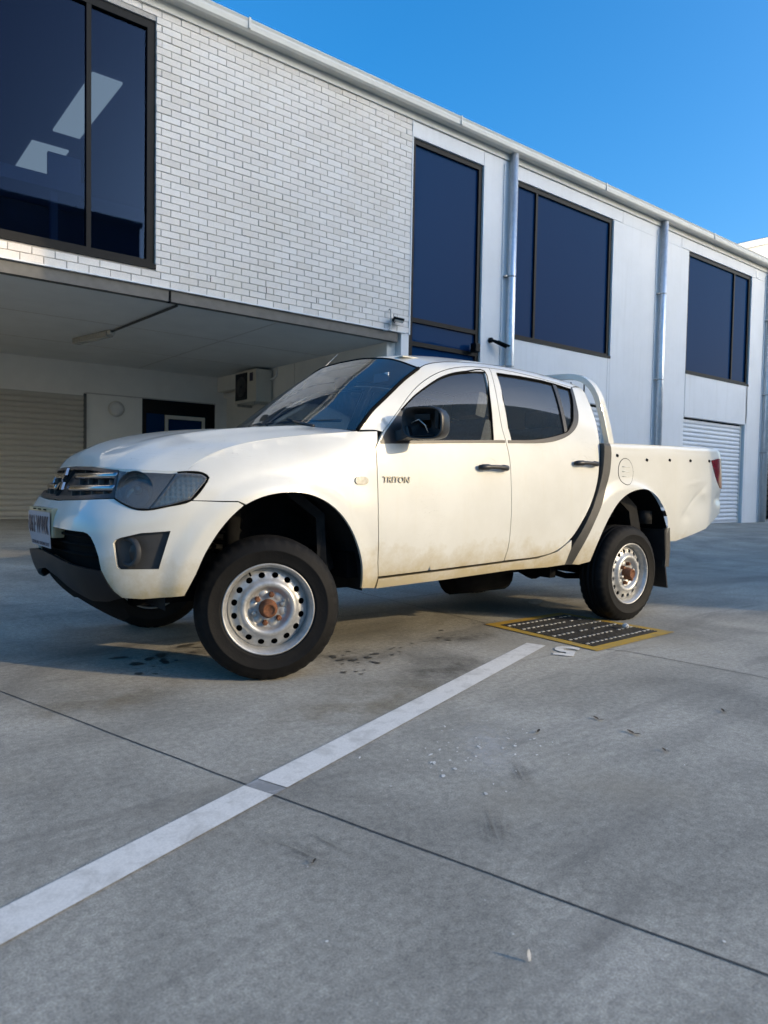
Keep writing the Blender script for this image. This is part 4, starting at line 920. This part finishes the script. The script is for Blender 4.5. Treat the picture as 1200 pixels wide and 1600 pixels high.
# bonnet, cowl, windscreen, roof
seam = [S(s, z) for s, z in HOODSEAM]
frontc = [S(s, float(np.interp(s, [0, .3, .63, .995, 1.044], [1.042, 1.037, 1.022, 1.014, 1.016]))) for s in np.linspace(0, 1.044, 14)]
cen_ = [tuple(frontc[0]), (-.625, 0, 1.095), (-.54, 0, 1.152), (-.4, 0, 1.20), (-.15, 0, 1.248), (.1, 0, 1.274), (.34, 0, 1.287)]
rear_ = [(.34, 0, 1.287), (.36, -.25, 1.285), (.43, -.5, 1.277), (.51, -.68, 1.266), tuple(seam[-1])]
HG = coons(spl(cen_, 44), spl(seam, 44), spl(frontc, 40), spl(rear_, 40))
for i in range(44):            # bonnet side creases
    for j in range(40):
        u = j/39; v = i/43; HG[i, j, 2] += .012*math.exp(-((u-.56)/.10)**2)*sst(0, .25, v)
# leave a shut line along the fender
HG = HG*1.0
hood = patch('bonnet', HG*np.array((1, .9965, 1)), M['paint'], thick=.012)
WB = [(.385, 0, 1.283), (.41, -.3, 1.282), (.48, -.58, 1.272), (.585, -.765, 1.262)]
wse = [S(s, z) for s, z in WS_EDGE]; WT = [(1.0, 0, 1.762), (1.015, -.25, 1.757), (1.055, -.48, 1.727), tuple(S(2.526, 1.659))]
WB[-1] = tuple(wse[0])
wc = [(.385, 0, 1.283), (.60, 0, 1.468), (.80, 0, 1.622), (1.0, 0, 1.762)]
WG = coons(spl(wc, 20), spl(wse, 20), spl(WB, 20), spl(WT, 20))
ws_o = patch('windscreen', WG, M['screen'])
# black ceramic border and seal around the screen
for sd in (1, -1): MB().tube([tuple(np.array(p)*np.array((1, sd, 1))) for p in spl(wse, 24)], .011, 8).build('screen_seal', M['dark'], ws_o)
MB().tube([tuple(p) for p in np.vstack([spl(WT, 20)[::-1]*np.array((1, -1, 1)), spl(WT, 20)])], .005, 8).build('screen_seal', M['dark'], ws_o)
CW = coons(spl([(.325, 0, 1.272), (.40, 0, 1.272)], 5), spl([(.50, -.75, 1.245), tuple(np.array(wse[0])+(0.01, 0, -.004))], 5), spl([(.325, 0, 1.272), (.345, -.25, 1.27), (.42, -.5, 1.262), (.50, -.75, 1.245)], 20), spl([(.40, 0, 1.272), (.425, -.3, 1.272), (.49, -.58, 1.263), tuple(np.array(wse[0])+(0.01, 0, -.004))], 20))
cowl = patch('cowl', CW, M['plastic'])
for (a, b_, c) in (((.455, -.55, 1.283), (.49, -.20, 1.345), (.425, .30, 1.305)), ((.41, .05, 1.283), (.50, .42, 1.33), (.55, .68, 1.30))):
    wp = MB().tube([a, tuple(np.array(a)*.5+np.array(b_)*.5+(-.02, 0, .0)), b_], [.011, .008, .006], 8).build('wiper', M['plastic'], truck)
for (y0, y1) in ((-.66, -.02), (.02, .66)):
    pts = []
    for t in np.linspace(0, 1, 12):
        y = y0+(y1-y0)*t; x = np.interp(abs(y), [0, .3, .58, .76], [.385, .41, .48, .57]); pts.append((x+.045+.01*t, y, 1.325-.016*abs(y)))
    MB().tube(pts, .008, 8).build('wiper', M['plastic'], truck)
rs = [S(s, z) for s, z in RAIL]
RG = coons(spl([(1.0, 0, 1.764), (1.25, 0, 1.793), (1.6, 0, 1.808), (2.0, 0, 1.812), (2.4, 0, 1.797), (2.66, 0, 1.768)], 30), spl(rs, 30), spl([(1.0, 0, 1.764), (1.015, -.25, 1.759), (1.055, -.48, 1.729), tuple(rs[0])], 24), spl([(2.66, 0, 1.768), (2.655, -.3, 1.762), (2.64, -.48, 1.745), tuple(rs[-1])], 24))
roof = patch('roof', RG, M['paint'])
for sd in (1, -1): MB().tube([tuple(p*np.array((1, sd, 1))+np.array((0, 0, -.003))) for p in spl(rs, 40)], .004, 6).build('roof_moulding', M['dark'], roof)
# rear wall of the cab with window
rb = [S(s, z) for s, z in CAB_REAR]
BG = coons(spl([(2.66, 0, 1.766), (2.72, 0, 1.5), (2.70, 0, 1.2)], 12), spl(rb, 12), spl([(2.66, 0, 1.766), (2.655, -.3, 1.76), (2.64, -.48, 1.743), tuple(rb[0])], 12), spl([(2.70, 0, 1.2), (2.70, -.4, 1.22), tuple(rb[-1])], 12))
bw_ = patch('cab_rear_wall', BG, M['paint'])
MB().box(2.728, 2.736, -.52, .52, 1.34, 1.66).build('rear_window', M['tint'], truck, bevel=.003)
MB().box(2.60, 2.68, -.78, .78, .48, 1.22).build('cab_back_panel', M['under'], truck)
# aerial at the screen corner
MB().tube([(1.11, .5, 1.735), (1.305, .5, 1.92)], [.004, .0016], 6).build('aerial', M['steel'], truck)

# tray sides
def ztop(s): return 1.286+.02*(s-1.422-2.7)
front_edge = smooth_run([(4.098, 1.283), (4.094, 1.215), (4.064, 1.065), (3.984, .893), (3.868, .705), (3.778, .55), (3.744, .447)], 4)
TAIL = [(5.512, 1.213), (5.534, 1.158), (5.572, 1.08), (5.615, 1.02), (5.66, .985), (5.78, .975), (5.80, 1.10), (5.78, 1.235), (5.62, 1.232)]
tub_out = [(4.5, ztop(4.5)), (5.0, ztop(5.)), (5.45, ztop(5.45)), (5.60, ztop(5.6)-.004), (5.70, ztop(5.7)-.03), (5.80, ztop(5.8)-.04), (5.80, .80), (5.72, .785), (5.62, .738), (5.545, .692), (5.474, .648), (5.299, .608), (5.055, .559), (4.90, .562)]
def dent(s, z):     # hammered tray corner
    d = .020*math.exp(-((s-5.30)/.16)**2-((z-.86)/.10)**2)+.012*math.exp(-((s-5.16)/.07)**2-((z-.76)/.05)**2)-.006*math.exp(-((s-5.42)/.05)**2-((z-.94)/.04)**2)
    t = (z-.80)-(s-5.15)*.75; d += .007*math.exp(-(t/.022)**2)*math.exp(-((s-5.28)/.13)**2)
    t = (z-1.0)-(s-5.1)*.15; d -= .004*math.exp(-(t/.02)**2)*math.exp(-((s-5.25)/.12)**2)
    d += .022*math.exp(-((s-5.66)/.08)**2-((z-.90)/.05)**2)
    return d
tub = panel('tray_side', front_edge[::-1]+[(4.3, ztop(4.3))]+tub_out+ARCH_R[::-1]+[(3.966, .453), (3.853, .437)], M['paint'], kind='tub', holes=[TAIL], res=.022, thick=.03,
            fn=lambda s, z, o=0.: S(s, z, 'tub', o-dent(s, z)))
for sd, t_ in zip((1, -1), tub):
    panel('tail_light', TAIL, M['red'], kind='tub', off=.004, gap=.002, parent=t_, sides=(sd,), res=.03)
    panel('curved_moulding', smooth_run([(4.133, 1.288), (4.135, 1.224), (4.108, 1.073), (4.019, .893), (3.904, .704), (3.815, .542), (3.777, .444)], 4)+smooth_run([(3.711, .447), (3.742, .558), (3.833, .705), (3.949, .893), (4.02, 1.058), (4.052, 1.206), (4.063, 1.284)], 4), M['trim'], kind='tub', off=.012, gap=0, parent=t_, sides=(sd,), thick=.04, res=.02)
    fo = panel('fuel_flap', [(4.314+.088*math.cos(t), 1.092+.093*math.sin(t)) for t in np.linspace(0, 2*math.pi, 36, endpoint=False)], M['paint'], kind='tub', off=.0025, gap=0, parent=t_, sides=(sd,), thick=.006, res=.03) if sd == 1 else None
    MB().tube([tuple(S(4.314+.090*math.cos(t), 1.092+.095*math.sin(t), 'tub', .0005)*np.array((1, sd, 1))) for t in np.linspace(0, 2*math.pi, 40)], .0022, 5).build('flap_gap', M['dark'], t_) if sd == 1 else None
    if sd == 1:
        for dz in (-.035, 0, .035):
            MB().tube([tuple(S(4.314+ds, 1.092+dz, 'tub', .002)) for ds in (-.045, 0, .045)], .004, 6).build('flap_rib', M['paint'], t_)
    for (s, z) in ((4.216, 1.204), (4.583, 1.185), (4.889, 1.194), (5.187, 1.199), (5.478, 1.206)):
        p = S(s, z, 'tub', .002)*np.array((1, sd, 1)); MB().box(-.011, .011, -.005, .005, -.009, .009).build('tie_down_plug', M['dark'], t_, tuple(p), (0, .3, 0), bevel=.003)
    MB().sweep([(2.72, -.80*sd, 1.289), (3.4, -.80*sd, 1.302), (4.22, -.78*sd, 1.316)], [(-.02, -.045), (.003, -.045), (.003, .03), (-.02, .03)]).build('tray_rail', M['paint'], t_)
    MB().box(2.74, 4.2, -.755*sd-.01, -.755*sd+.01, 1.03, 1.285).build('tray_inner_wall', M['paint'], t_)
    MB().add([tuple(S(s, z, 'tub', 0)*np.array((1, sd, 1))) for s, z in ((0, 0),)], [])
MB().box(2.72, 4.2, -.55, .55, .74, .78).build('tray_floor', M['under'], truck)
MB().box(2.70, 2.735, -.76, .76, .78, 1.285).build('tray_front_wall', M['paint'], truck)
tg_ = panel('tailgate', [(5.815, .80), (6.45, .80), (6.45, 1.285), (5.815, 1.285)], M['paint'], kind='tub', res=.08)
# hoop behind the cab
hp = [(2.875, -.745, 1.29), (2.835, -.738, 1.42), (2.80, -.722, 1.55), (2.785, -.69, 1.655), (2.77, -.645, 1.725), (2.757, -.58, 1.772), (2.75, -.48, 1.797), (2.745, -.25, 1.81)]
hp = [tuple(p) for p in spl(hp, 22)]; hp = hp+[(2.745, 0, 1.812)]+[(x, -y, z) for x, y, z in hp[::-1]]
MB().sweep(hp, [(-.03, -.022), (-.03, .022), (.03, .022), (.03, -.022)], (1, 0, 0)).build('cab_guard_hoop', M['paint'], truck, bevel=.008)
MB().box(2.735, 2.75, -.62, .62, 1.30, 1.31).build('guard_rail', M['plastic'], truck)
for k in range(11): MB().tube([(2.755, -.60+.12*k, 1.30), (2.75, -.60+.12*k, 1.79-.04*abs(k-5)/5)], .005, 6).build('guard_bar', M['plastic'], truck)

# side indicator, badge, plate
for sd in (1, -1):
    panel('side_indicator', [(1.976+.042*np.sign(math.cos(t))*abs(math.cos(t))**.7, .988+.022*np.sign(math.sin(t))*abs(math.sin(t))**.8) for t in np.linspace(0, 2*math.pi, 24, endpoint=False)], M['housing2'], off=.007, gap=0, thick=.008, res=.02, bres=.01, sides=(sd,))
bt_ = text_mesh('door_badge', 'TRITON', .055, M['badge'], truck, extrude=.0025, shear=.15, bold=.0012)
bt_.dimensions; p0 = S(2.207, .995, 'cab', .004); bt_.location = tuple(p0); bt_.rotation_euler = (math.radians(90-1.5), 0, 0); bt_.scale = (.93, .85, 1)
pm = MB().box(-.03, .03, -.20, .20, -.07, .075).build('plate_bracket', M['paint'], truck, (-.788, -.01, .75), (0, 0, .06), bevel=.012)
pv = []; pf = []
for i in range(9):
    z = .062-.022*i; b_ = .018*max(0, (i-4)/4)**1.0
    for j in range(7): y = -.186+.062*j; pv.append((-.034+b_*(.3+.7*(j/6)), y, z-.008))
pf = [(i*7+j, i*7+j+1, (i+1)*7+j+1, (i+1)*7+j) for i in range(8) for j in range(6)]
lp_ = obj('number_plate', mesh_data('number_plate', pv, pf, True), M['plate'], truck, (-.79, -.01, .75), (0, 0, .06))
def bend_text(body, size, z, sx, sy=1.0, bold=0.):
    t = text_mesh('plate_text', body, size, M['ink'], lp_, extrude=.0006, bold=bold)
    xs_ = [v.co.x for v in t.data.vertices]; sx *= .335/(max(xs_)-min(xs_))
    for v in t.data.vertices:
        y_, z_ = -v.co.x*sx, z+v.co.y*sy; q = max(0, ((.062-.008-z_)/.022-4)/4); x_ = -.034+.018*q*(.3+.7*((y_+.186)/.372))-.0035+v.co.z*.3
        v.co = (x_, y_, z_)
    t.data.update(); return t
bend_text('061\u00b7WWK', .098, -.016, 1.0, 1.25, .002); bend_text('QUEENSLAND - SUNSHINE STATE', .0235, -.106, .98, 1.0, .0004)
for y in (-.09, .0, .09): MB().box(-.0345, -.031, y-.02, y+.02, .062, .068).build('plate_slot', M['dark'], pm)

# door mirrors, housing cover missing on the near one
for sd in (1, -1):
    mr = MB(); pts = []
    n_ = 28
    def rotm(p, a=math.radians(24)):
        x, y = p[0]-.92, p[1]*sd+.99; return (.885+x*math.cos(a)-y*math.sin(a), sd*(-.985+x*math.sin(a)+y*math.cos(a)), p[2])
    def ring(x, sc, cy=-.99, cz=1.305):
        return [rotm(p) for p in [(x, sd*(cy+.122*sc*np.sign(math.cos(t))*abs(math.cos(t))**.62), cz+.088*sc*np.sign(math.sin(t))*abs(math.sin(t))**.62+.006*math.cos(t)) for t in np.linspace(0, 2*math.pi, n_, endpoint=False)]]
    rows = [ring(.985, .80), ring(1.0, .95), ring(.965, 1.02), ring(.91, 1.02), ring(.886, .985), ring(.884, .93), ring(.925, .89), ring(.935, .3)]
    V = [p for r in rows for p in r]; F = [(i*n_+j, i*n_+(j+1) % n_, (i+1)*n_+(j+1) % n_, (i+1)*n_+j) for i in range(len(rows)-1) for j in range(n_)]
    F += [tuple(range(n_)), tuple((len(rows)-1)*n_+j for j in range(n_-1, -1, -1))]
    mr.add(V, F, True); mo = mr.build('door_mirror', M['plastic'], truck)
    def RB(mb, name, mat, bevel=0): mb.V = [rotm(v) for v in mb.V]; return mb.build(name, mat, mo, bevel=bevel)
    def YB(a, b_): return (min(a*sd, b_*sd), max(a*sd, b_*sd))
    MB().sweep([(.84, -.82*sd, 1.235), (.855, -.86*sd, 1.243), (.87, -.91*sd, 1.262)], [(-.03, -.045), (.03, -.04), (.03, .04), (-.03, .045)]).build('mirror_arm', M['plastic'], mo, bevel=.006)
    RB(MB().box(.905, .925, *YB(-1.03, -.94), 1.318, 1.352), 'mirror_motor', M['under'], .004)
    RB(MB().tube([(.905, -.92*sd, 1.305), (.895, -.97*sd, 1.322), (.893, -1.01*sd, 1.29), (.90, -1.025*sd, 1.25)], .0035, 6), 'mirror_wire', M['steel'])
    RB(MB().box(.895, .915, *YB(-1.085, -1.065), 1.27, 1.365), 'mirror_clip', M['under'])
    RB(MB().tube([(.90, -.91*sd, 1.232), (.90, -1.06*sd, 1.236)], .006, 6), 'mirror_pivot', M['under'])
    RB(MB().box(.992, .998, *YB(-1.08, -.90), 1.235, 1.375), 'mirror_glass', M['chrome'])

# wheel arch liners, underbody
for (cx, cz, r, s0) in ((.09, .43, .535, 0), (2.965, .44, .60, 0)):
    for sd in (1, -1):
        V = []; n_ = 26
        for y in (-.835, -.36):
            for j in range(n_+1): t = math.radians((-4+190*j/n_) if cx < 1 else (-22+206*j/n_)); X_, Z_ = cx+r*math.cos(t), cz+r*math.sin(t); yy = y if y > -.5 else max(y, float(S(s_of_x(X_), min(1.2, max(.42, Z_)))[1])+.035); V.append((X_, yy*sd, Z_))
        F = [(j, j+1, n_+2+j, n_+1+j) for j in range(n_)]+[tuple(range(n_+1, 2*n_+2))]
        ln_ = MB().add(V, F, True).build('wheel_arch_liner', M['under'] if cx < 1 else M['dark'], truck)
        if cx < 1:
            MB().tube([(-.02, -.50*sd, .45), (-.02, -.56*sd, .82)], .04, 14).build('strut', M['dark'], ln_)
            for k in range(5): MB().lathe([(.062, -.012), (.072, 0), (.062, .012)], 18, 'z', c=(-.02, (-.46-.012*k)*sd, .55+.055*k)).build('coil', M['dark'], ln_)
            MB().sweep([(.30, -.55*sd, .93), (.46, -.62*sd, .80), (.5, -.66*sd, .5)], [(-.03, -.14), (.02, -.14), (.02, .14), (-.03, .14)]).build('liner_rib', M['under'], ln_)
        else:
            MB().sweep([(2.62, -.5*sd, .80), (3.3, -.5*sd, .80)], [(-.05, -.05), (.05, -.05), (.05, .05), (-.05, .05)]).build('chassis_bracket', M['under'], ln_)
            MB().sweep([(3.1, -.6*sd, .95), (3.25, -.64*sd, .82), (3.30, -.66*sd, .6)], [(-.05, -.1), (.03, -.1), (.03, .1), (-.05, .1)]).build('liner_rib', M['under'], ln_)
            MB().tube([(3.36, -.74*sd, .70), (3.36, -.74*sd, .80)], .055, 14).build('filler_canister', M['under'], ln_)
ub = MB().box(-.45, 4.1, -.50, .50, .42, .60).box(.55, 2.6, -.76, .76, .46, .60).build('underbody', M['dark'], truck)
MB().box(-.5, 4.15, -.47, -.39, .36, .47).box(-.5, 4.15, .39, .47, .36, .47).build('chassis_rail', M['dark'], truck)
MB().tube([(0, -.6, .33), (0, .6, .33)], .05, 12).build('front_axle', M['dark'], truck)
MB().tube([(3.0, -.7, .35), (3.0, .7, .35)], .05, 12).build('rear_axle', M['dark'], truck)
MB().lathe([(.0, -.17), (.09, -.14), (.15, 0), (.09, .14), (0, .17)], 20, 'x', c=(2.98, .05, .35)).build('differential', M['dark'], truck)
MB().tube([(.8, .2, .38), (2.0, .3, .36), (2.6, .35, .36), (4.1, .5, .42)], [.03, .03, .03, .03], 10).build('exhaust', M['under'], truck)
MB().tube([(1.75, -.28, .34), (2.25, -.28, .34)], .13, 16).build('muffler', M['dark'], truck)
MB().box(2.30, 2.36, -.70, -.45, .34, .42).build('spring_hanger', M['dark'], truck)
for sd in (1, -1):
    MB().tube([(2.35, -.52*sd, .40), (2.7, -.52*sd, .31), (3.0, -.52*sd, .29), (3.5, -.52*sd, .36)], .022, 8).build('leaf_spring', M['dark'], truck)
    mf = []
    mfp = MB().sweep([(3.44, -.735*sd, .66), (3.455, -.735*sd, .50), (3.465, -.735*sd, .36), (3.50, -.735*sd, .205)], [(-.006, -.135), (.006, -.135), (.006, .135), (-.006, .135)], (1, 0, 0)).build('mud_flap', M['plastic'], truck)
    MB().sweep([(3.475, -.86*sd, .67), (3.49, -.86*sd, .50), (3.478, -.86*sd, .37)], [(-.028, -.012), (.028, -.012), (.028, .012), (-.028, .012)], (1, 0, 0)).build('flap_edge', M['trim'], mfp)

# interior
MB().box(.62, 1.0, -.70, .70, .95, 1.22).build('dashboard', M['dash'], truck, bevel=.05)
MB().box(.5, .72, -.68, .68, 1.18, 1.235).build('dash_top', M['dash'], truck, bevel=.02)
sw = MB(); sw.lathe([(.19+.014*math.cos(t), .014*math.sin(t)) for t in np.linspace(0, 2*math.pi, 12)], 36, 'x'); sw.box(-.01, .01, -.19, .19, -.02, .02)
sw.build('steering_wheel', M['dash'], truck, (1.12, .36, 1.16), (0, .42, 0))
for y in (-.36, .36):
    st = MB().box(1.15, 1.68, y-.25, y+.25, .72, .86).build('front_seat', M['seat'], truck, bevel=.05)
    MB().sweep([(1.62, y, .82), (1.72, y, 1.15), (1.80, y, 1.40)], [(-.06, -.24), (.06, -.24), (.06, .24), (-.06, .24)], (1, 0, 0)).build('backrest', M['seat'], st, bevel=.04)
    MB().sweep([(1.80, y, 1.43), (1.835, y, 1.60)], [(-.05, -.13), (.05, -.13), (.05, .13), (-.05, .13)], (1, 0, 0)).build('headrest', M['seat'], st, bevel=.035)
rs_ = MB().box(2.05, 2.5, -.62, .62, .74, .88).build('rear_bench', M['seat'], truck, bevel=.04)
MB().sweep([(2.46, 0, .85), (2.58, 0, 1.40)], [(-.06, -.62), (.06, -.62), (.06, .62), (-.06, .62)], (1, 0, 0)).build('backrest', M['seat'], rs_, bevel=.03)
for y in (-.36, .36): MB().box(2.52, 2.62, y-.13, y+.13, 1.41, 1.55).build('headrest', M['seat'], rs_, bevel=.03)
MB().box(.6, 2.65, -.76, .76, .60, .64).build('cabin_floor', M['dash'], truck)
MB().box(1.02, 1.05, -.11, .11, 1.60, 1.67).build('rear_view_mirror', M['dash'], truck, bevel=.01)
MB().box(.93, .935, -.60, -.46, 1.575, 1.625).build('registration_label', M['whiteboard'], truck, rot=(0, .0, 0))
for sd in (1, -1): panel('door_trim', [(2.14, 1.19), (3.08, 1.225), (3.9, 1.27), (3.85, 1.0), (3.6, .70), (2.14, .6)], M['dash'], off=-.07, gap=0, thick=0, res=.12, bres=.12, sides=(sd,))
MB().box(1.1, 2.6, -.52, .52, 1.745, 1.752).build('headlining', M['acw'], truck)

# wheels
def make_wheel(loc, steer, sd, rust=1.0):
    # built with outer face towards -y; axle centre at origin
    R0 = .354; hw = .108
    prof = [(.222, -hw+.012), (.230, -hw+.001), (.234, -hw-.003), (.240, -hw-.002), (.255, -hw-.008), (.285, -hw-.009), (.289, -hw-.012), (.293, -hw-.0085), (.315, -hw+.000), (.333, -hw+.010), (.343, -hw+.020), (.3505, -hw+.034)]
    full = prof+[(R0, -.055), (R0, -.048), (.346, -.046), (.346, -.040), (R0, -.038), (R0, -.010), (.346, -.008), (.346, .002), (R0, .004), (R0, .038), (.346, .040), (.346, .046), (R0, .048)]+[(r, -y) for r, y in prof[::-1]]
    n_ = 120; V = []; F = []
    for i, (r, y) in enumerate(full):
        for j in range(n_):
            t = 2*math.pi*j/n_; rr = r
            if i in (9, 10, 11, len(full)-10, len(full)-11, len(full)-12) and j % 3 == 0: rr -= .007
            V.append((rr*math.cos(t), y, rr*math.sin(t)))
    for i in range(len(full)-1):
        for j in range(n_): F.append((i*n_+j, i*n_+(j+1) % n_, (i+1)*n_+(j+1) % n_, (i+1)*n_+j))
    zc = loc[2]
    V = [(x, y+(-.010 if y < 0 else .010)*max(0, (-z-(zc-.03))/.05) if z < -(zc-.03) else y, max(z, -zc+.001)) for x, y, z in V]
    # rim: barrel plus pressed disc with sixteen round holes
    wh = MB()
    wh.lathe([(.214, .09), (.221, .10), (.222, -.092), (.2265, -.1005), (.222, -.106), (.216, -.104), (.212, -.092), (.207, -.088), (.203, -.078), (.1985, -.055), (.1955, -.046)], 72)
    prf = tab([(.0, -.062), (.036, -.062), (.05, -.064), (.088, -.064), (.094, -.066), (.104, -.083), (.118, -.093), (.130, -.092), (.140, -.083), (.150, -.073), (.175, -.066), (.188, -.056), (.198, -.044)])
    hl = [[(.166*math.cos(a)+.0145*math.cos(t)*math.cos(a)-.0165*math.sin(t)*math.sin(a), .166*math.sin(a)+.0145*math.cos(t)*math.sin(a)+.0165*math.sin(t)*math.cos(a)) for t in np.linspace(0, 2*math.pi, 14, endpoint=False)] for a in [2*math.pi*(k+.5)/16 for k in range(16)]]
    o_ = [(.198*math.cos(t), .198*math.sin(t)) for t in np.linspace(0, 2*math.pi, 96, endpoint=False)]
    Pts = list(o_); E_ = [(i, (i+1) % 96) for i in range(96)]
    for h_ in hl:
        k = len(Pts); Pts += h_; E_ += [(k+i, k+(i+1) % 14) for i in range(14)]
    for r in (.19, .182, .150, .144, .138, .132, .126, .120, .114, .108, .102, .096, .090, .082, .07, .055, .04):
        kk = max(24, int(r*420)); Pts += [(r*math.cos(2*math.pi*j/kk), r*math.sin(2*math.pi*j/kk)) for j in range(kk)]
    Pts.append((0, 0)); rr = delaunay_2d_cdt([Vector(p) for p in Pts], E_, [], 0, 1e-6); v2 = [tuple(v) for v in rr[0]]
    tr = [tuple(f) for f in rr[2] if not any(inside(tuple(np.mean([v2[i] for i in f], axis=0)), h_) for h_ in hl)]
    wh.add([(x, prf(math.hypot(x, z)), z) for x, z in v2], tr, True)
    for h_ in hl:
        k = len(h_); wh.add([(x, prf(math.hypot(x, z)), z) for x, z in h_]+[(x, prf(math.hypot(x, z))+.008, z) for x, z in h_], [(i, (i+1) % k, k+(i+1) % k, k+i) for i in range(k)])
    wo = wh.build('wheel', M['wheel'], truck, loc, (0, 0, steer+(math.pi if sd < 0 else 0)))
    me = mesh_data('tyre', V, F, True); obj('tyre', me, M['rubber'], wo)
    MB().lathe([(.20, .09), (.195, .02), (.19, -.03), (.05, -.03)], 40).build('brake_drum', M['dark'], wo)
    hub = MB().lathe([(.046, -.055), (.045, -.085), (.040, -.092), (.037, -.118), (.033, -.124), (.026, -.126), (.024, -.122), (.0, -.123)], 24).build('hub_cap', M['rust'], wo)
    for k in range(6):
        a = 2*math.pi*(k+.3)/6; c = (.0705*math.cos(a), 0, .0705*math.sin(a))
        MB().lathe([(.0145, -.062), (.0145, -.082), (.011, -.090), (0, -.092)], 6, smooth=False, c=c).build('wheel_nut', M['rust'] if k % 3 else M['steel'], wo)
        a2 = 2*math.pi*(k+.8)/6; d = (.074*math.cos(a2), 0, .074*math.sin(a2))
        MB().lathe([(.021, -.0635), (.014, -.0675), (.0, -.068)], 12, c=d).build('pressed_boss', M['wheel'], wo)
    a = math.radians(118); MB().tube([(.196*math.cos(a), -.06, .196*math.sin(a)), (.187*math.cos(a), -.09, .187*math.sin(a))], .005, 8).build('valve', M['dark'], wo)
    return wo
make_wheel((.066, -.765, .354), math.radians(-22), 1)
make_wheel((3.0, -.765, .345), 0, 1)
make_wheel((.03, .765, .352), math.radians(-22), -1)
make_wheel((3.0, .765, .345), 0, -1)
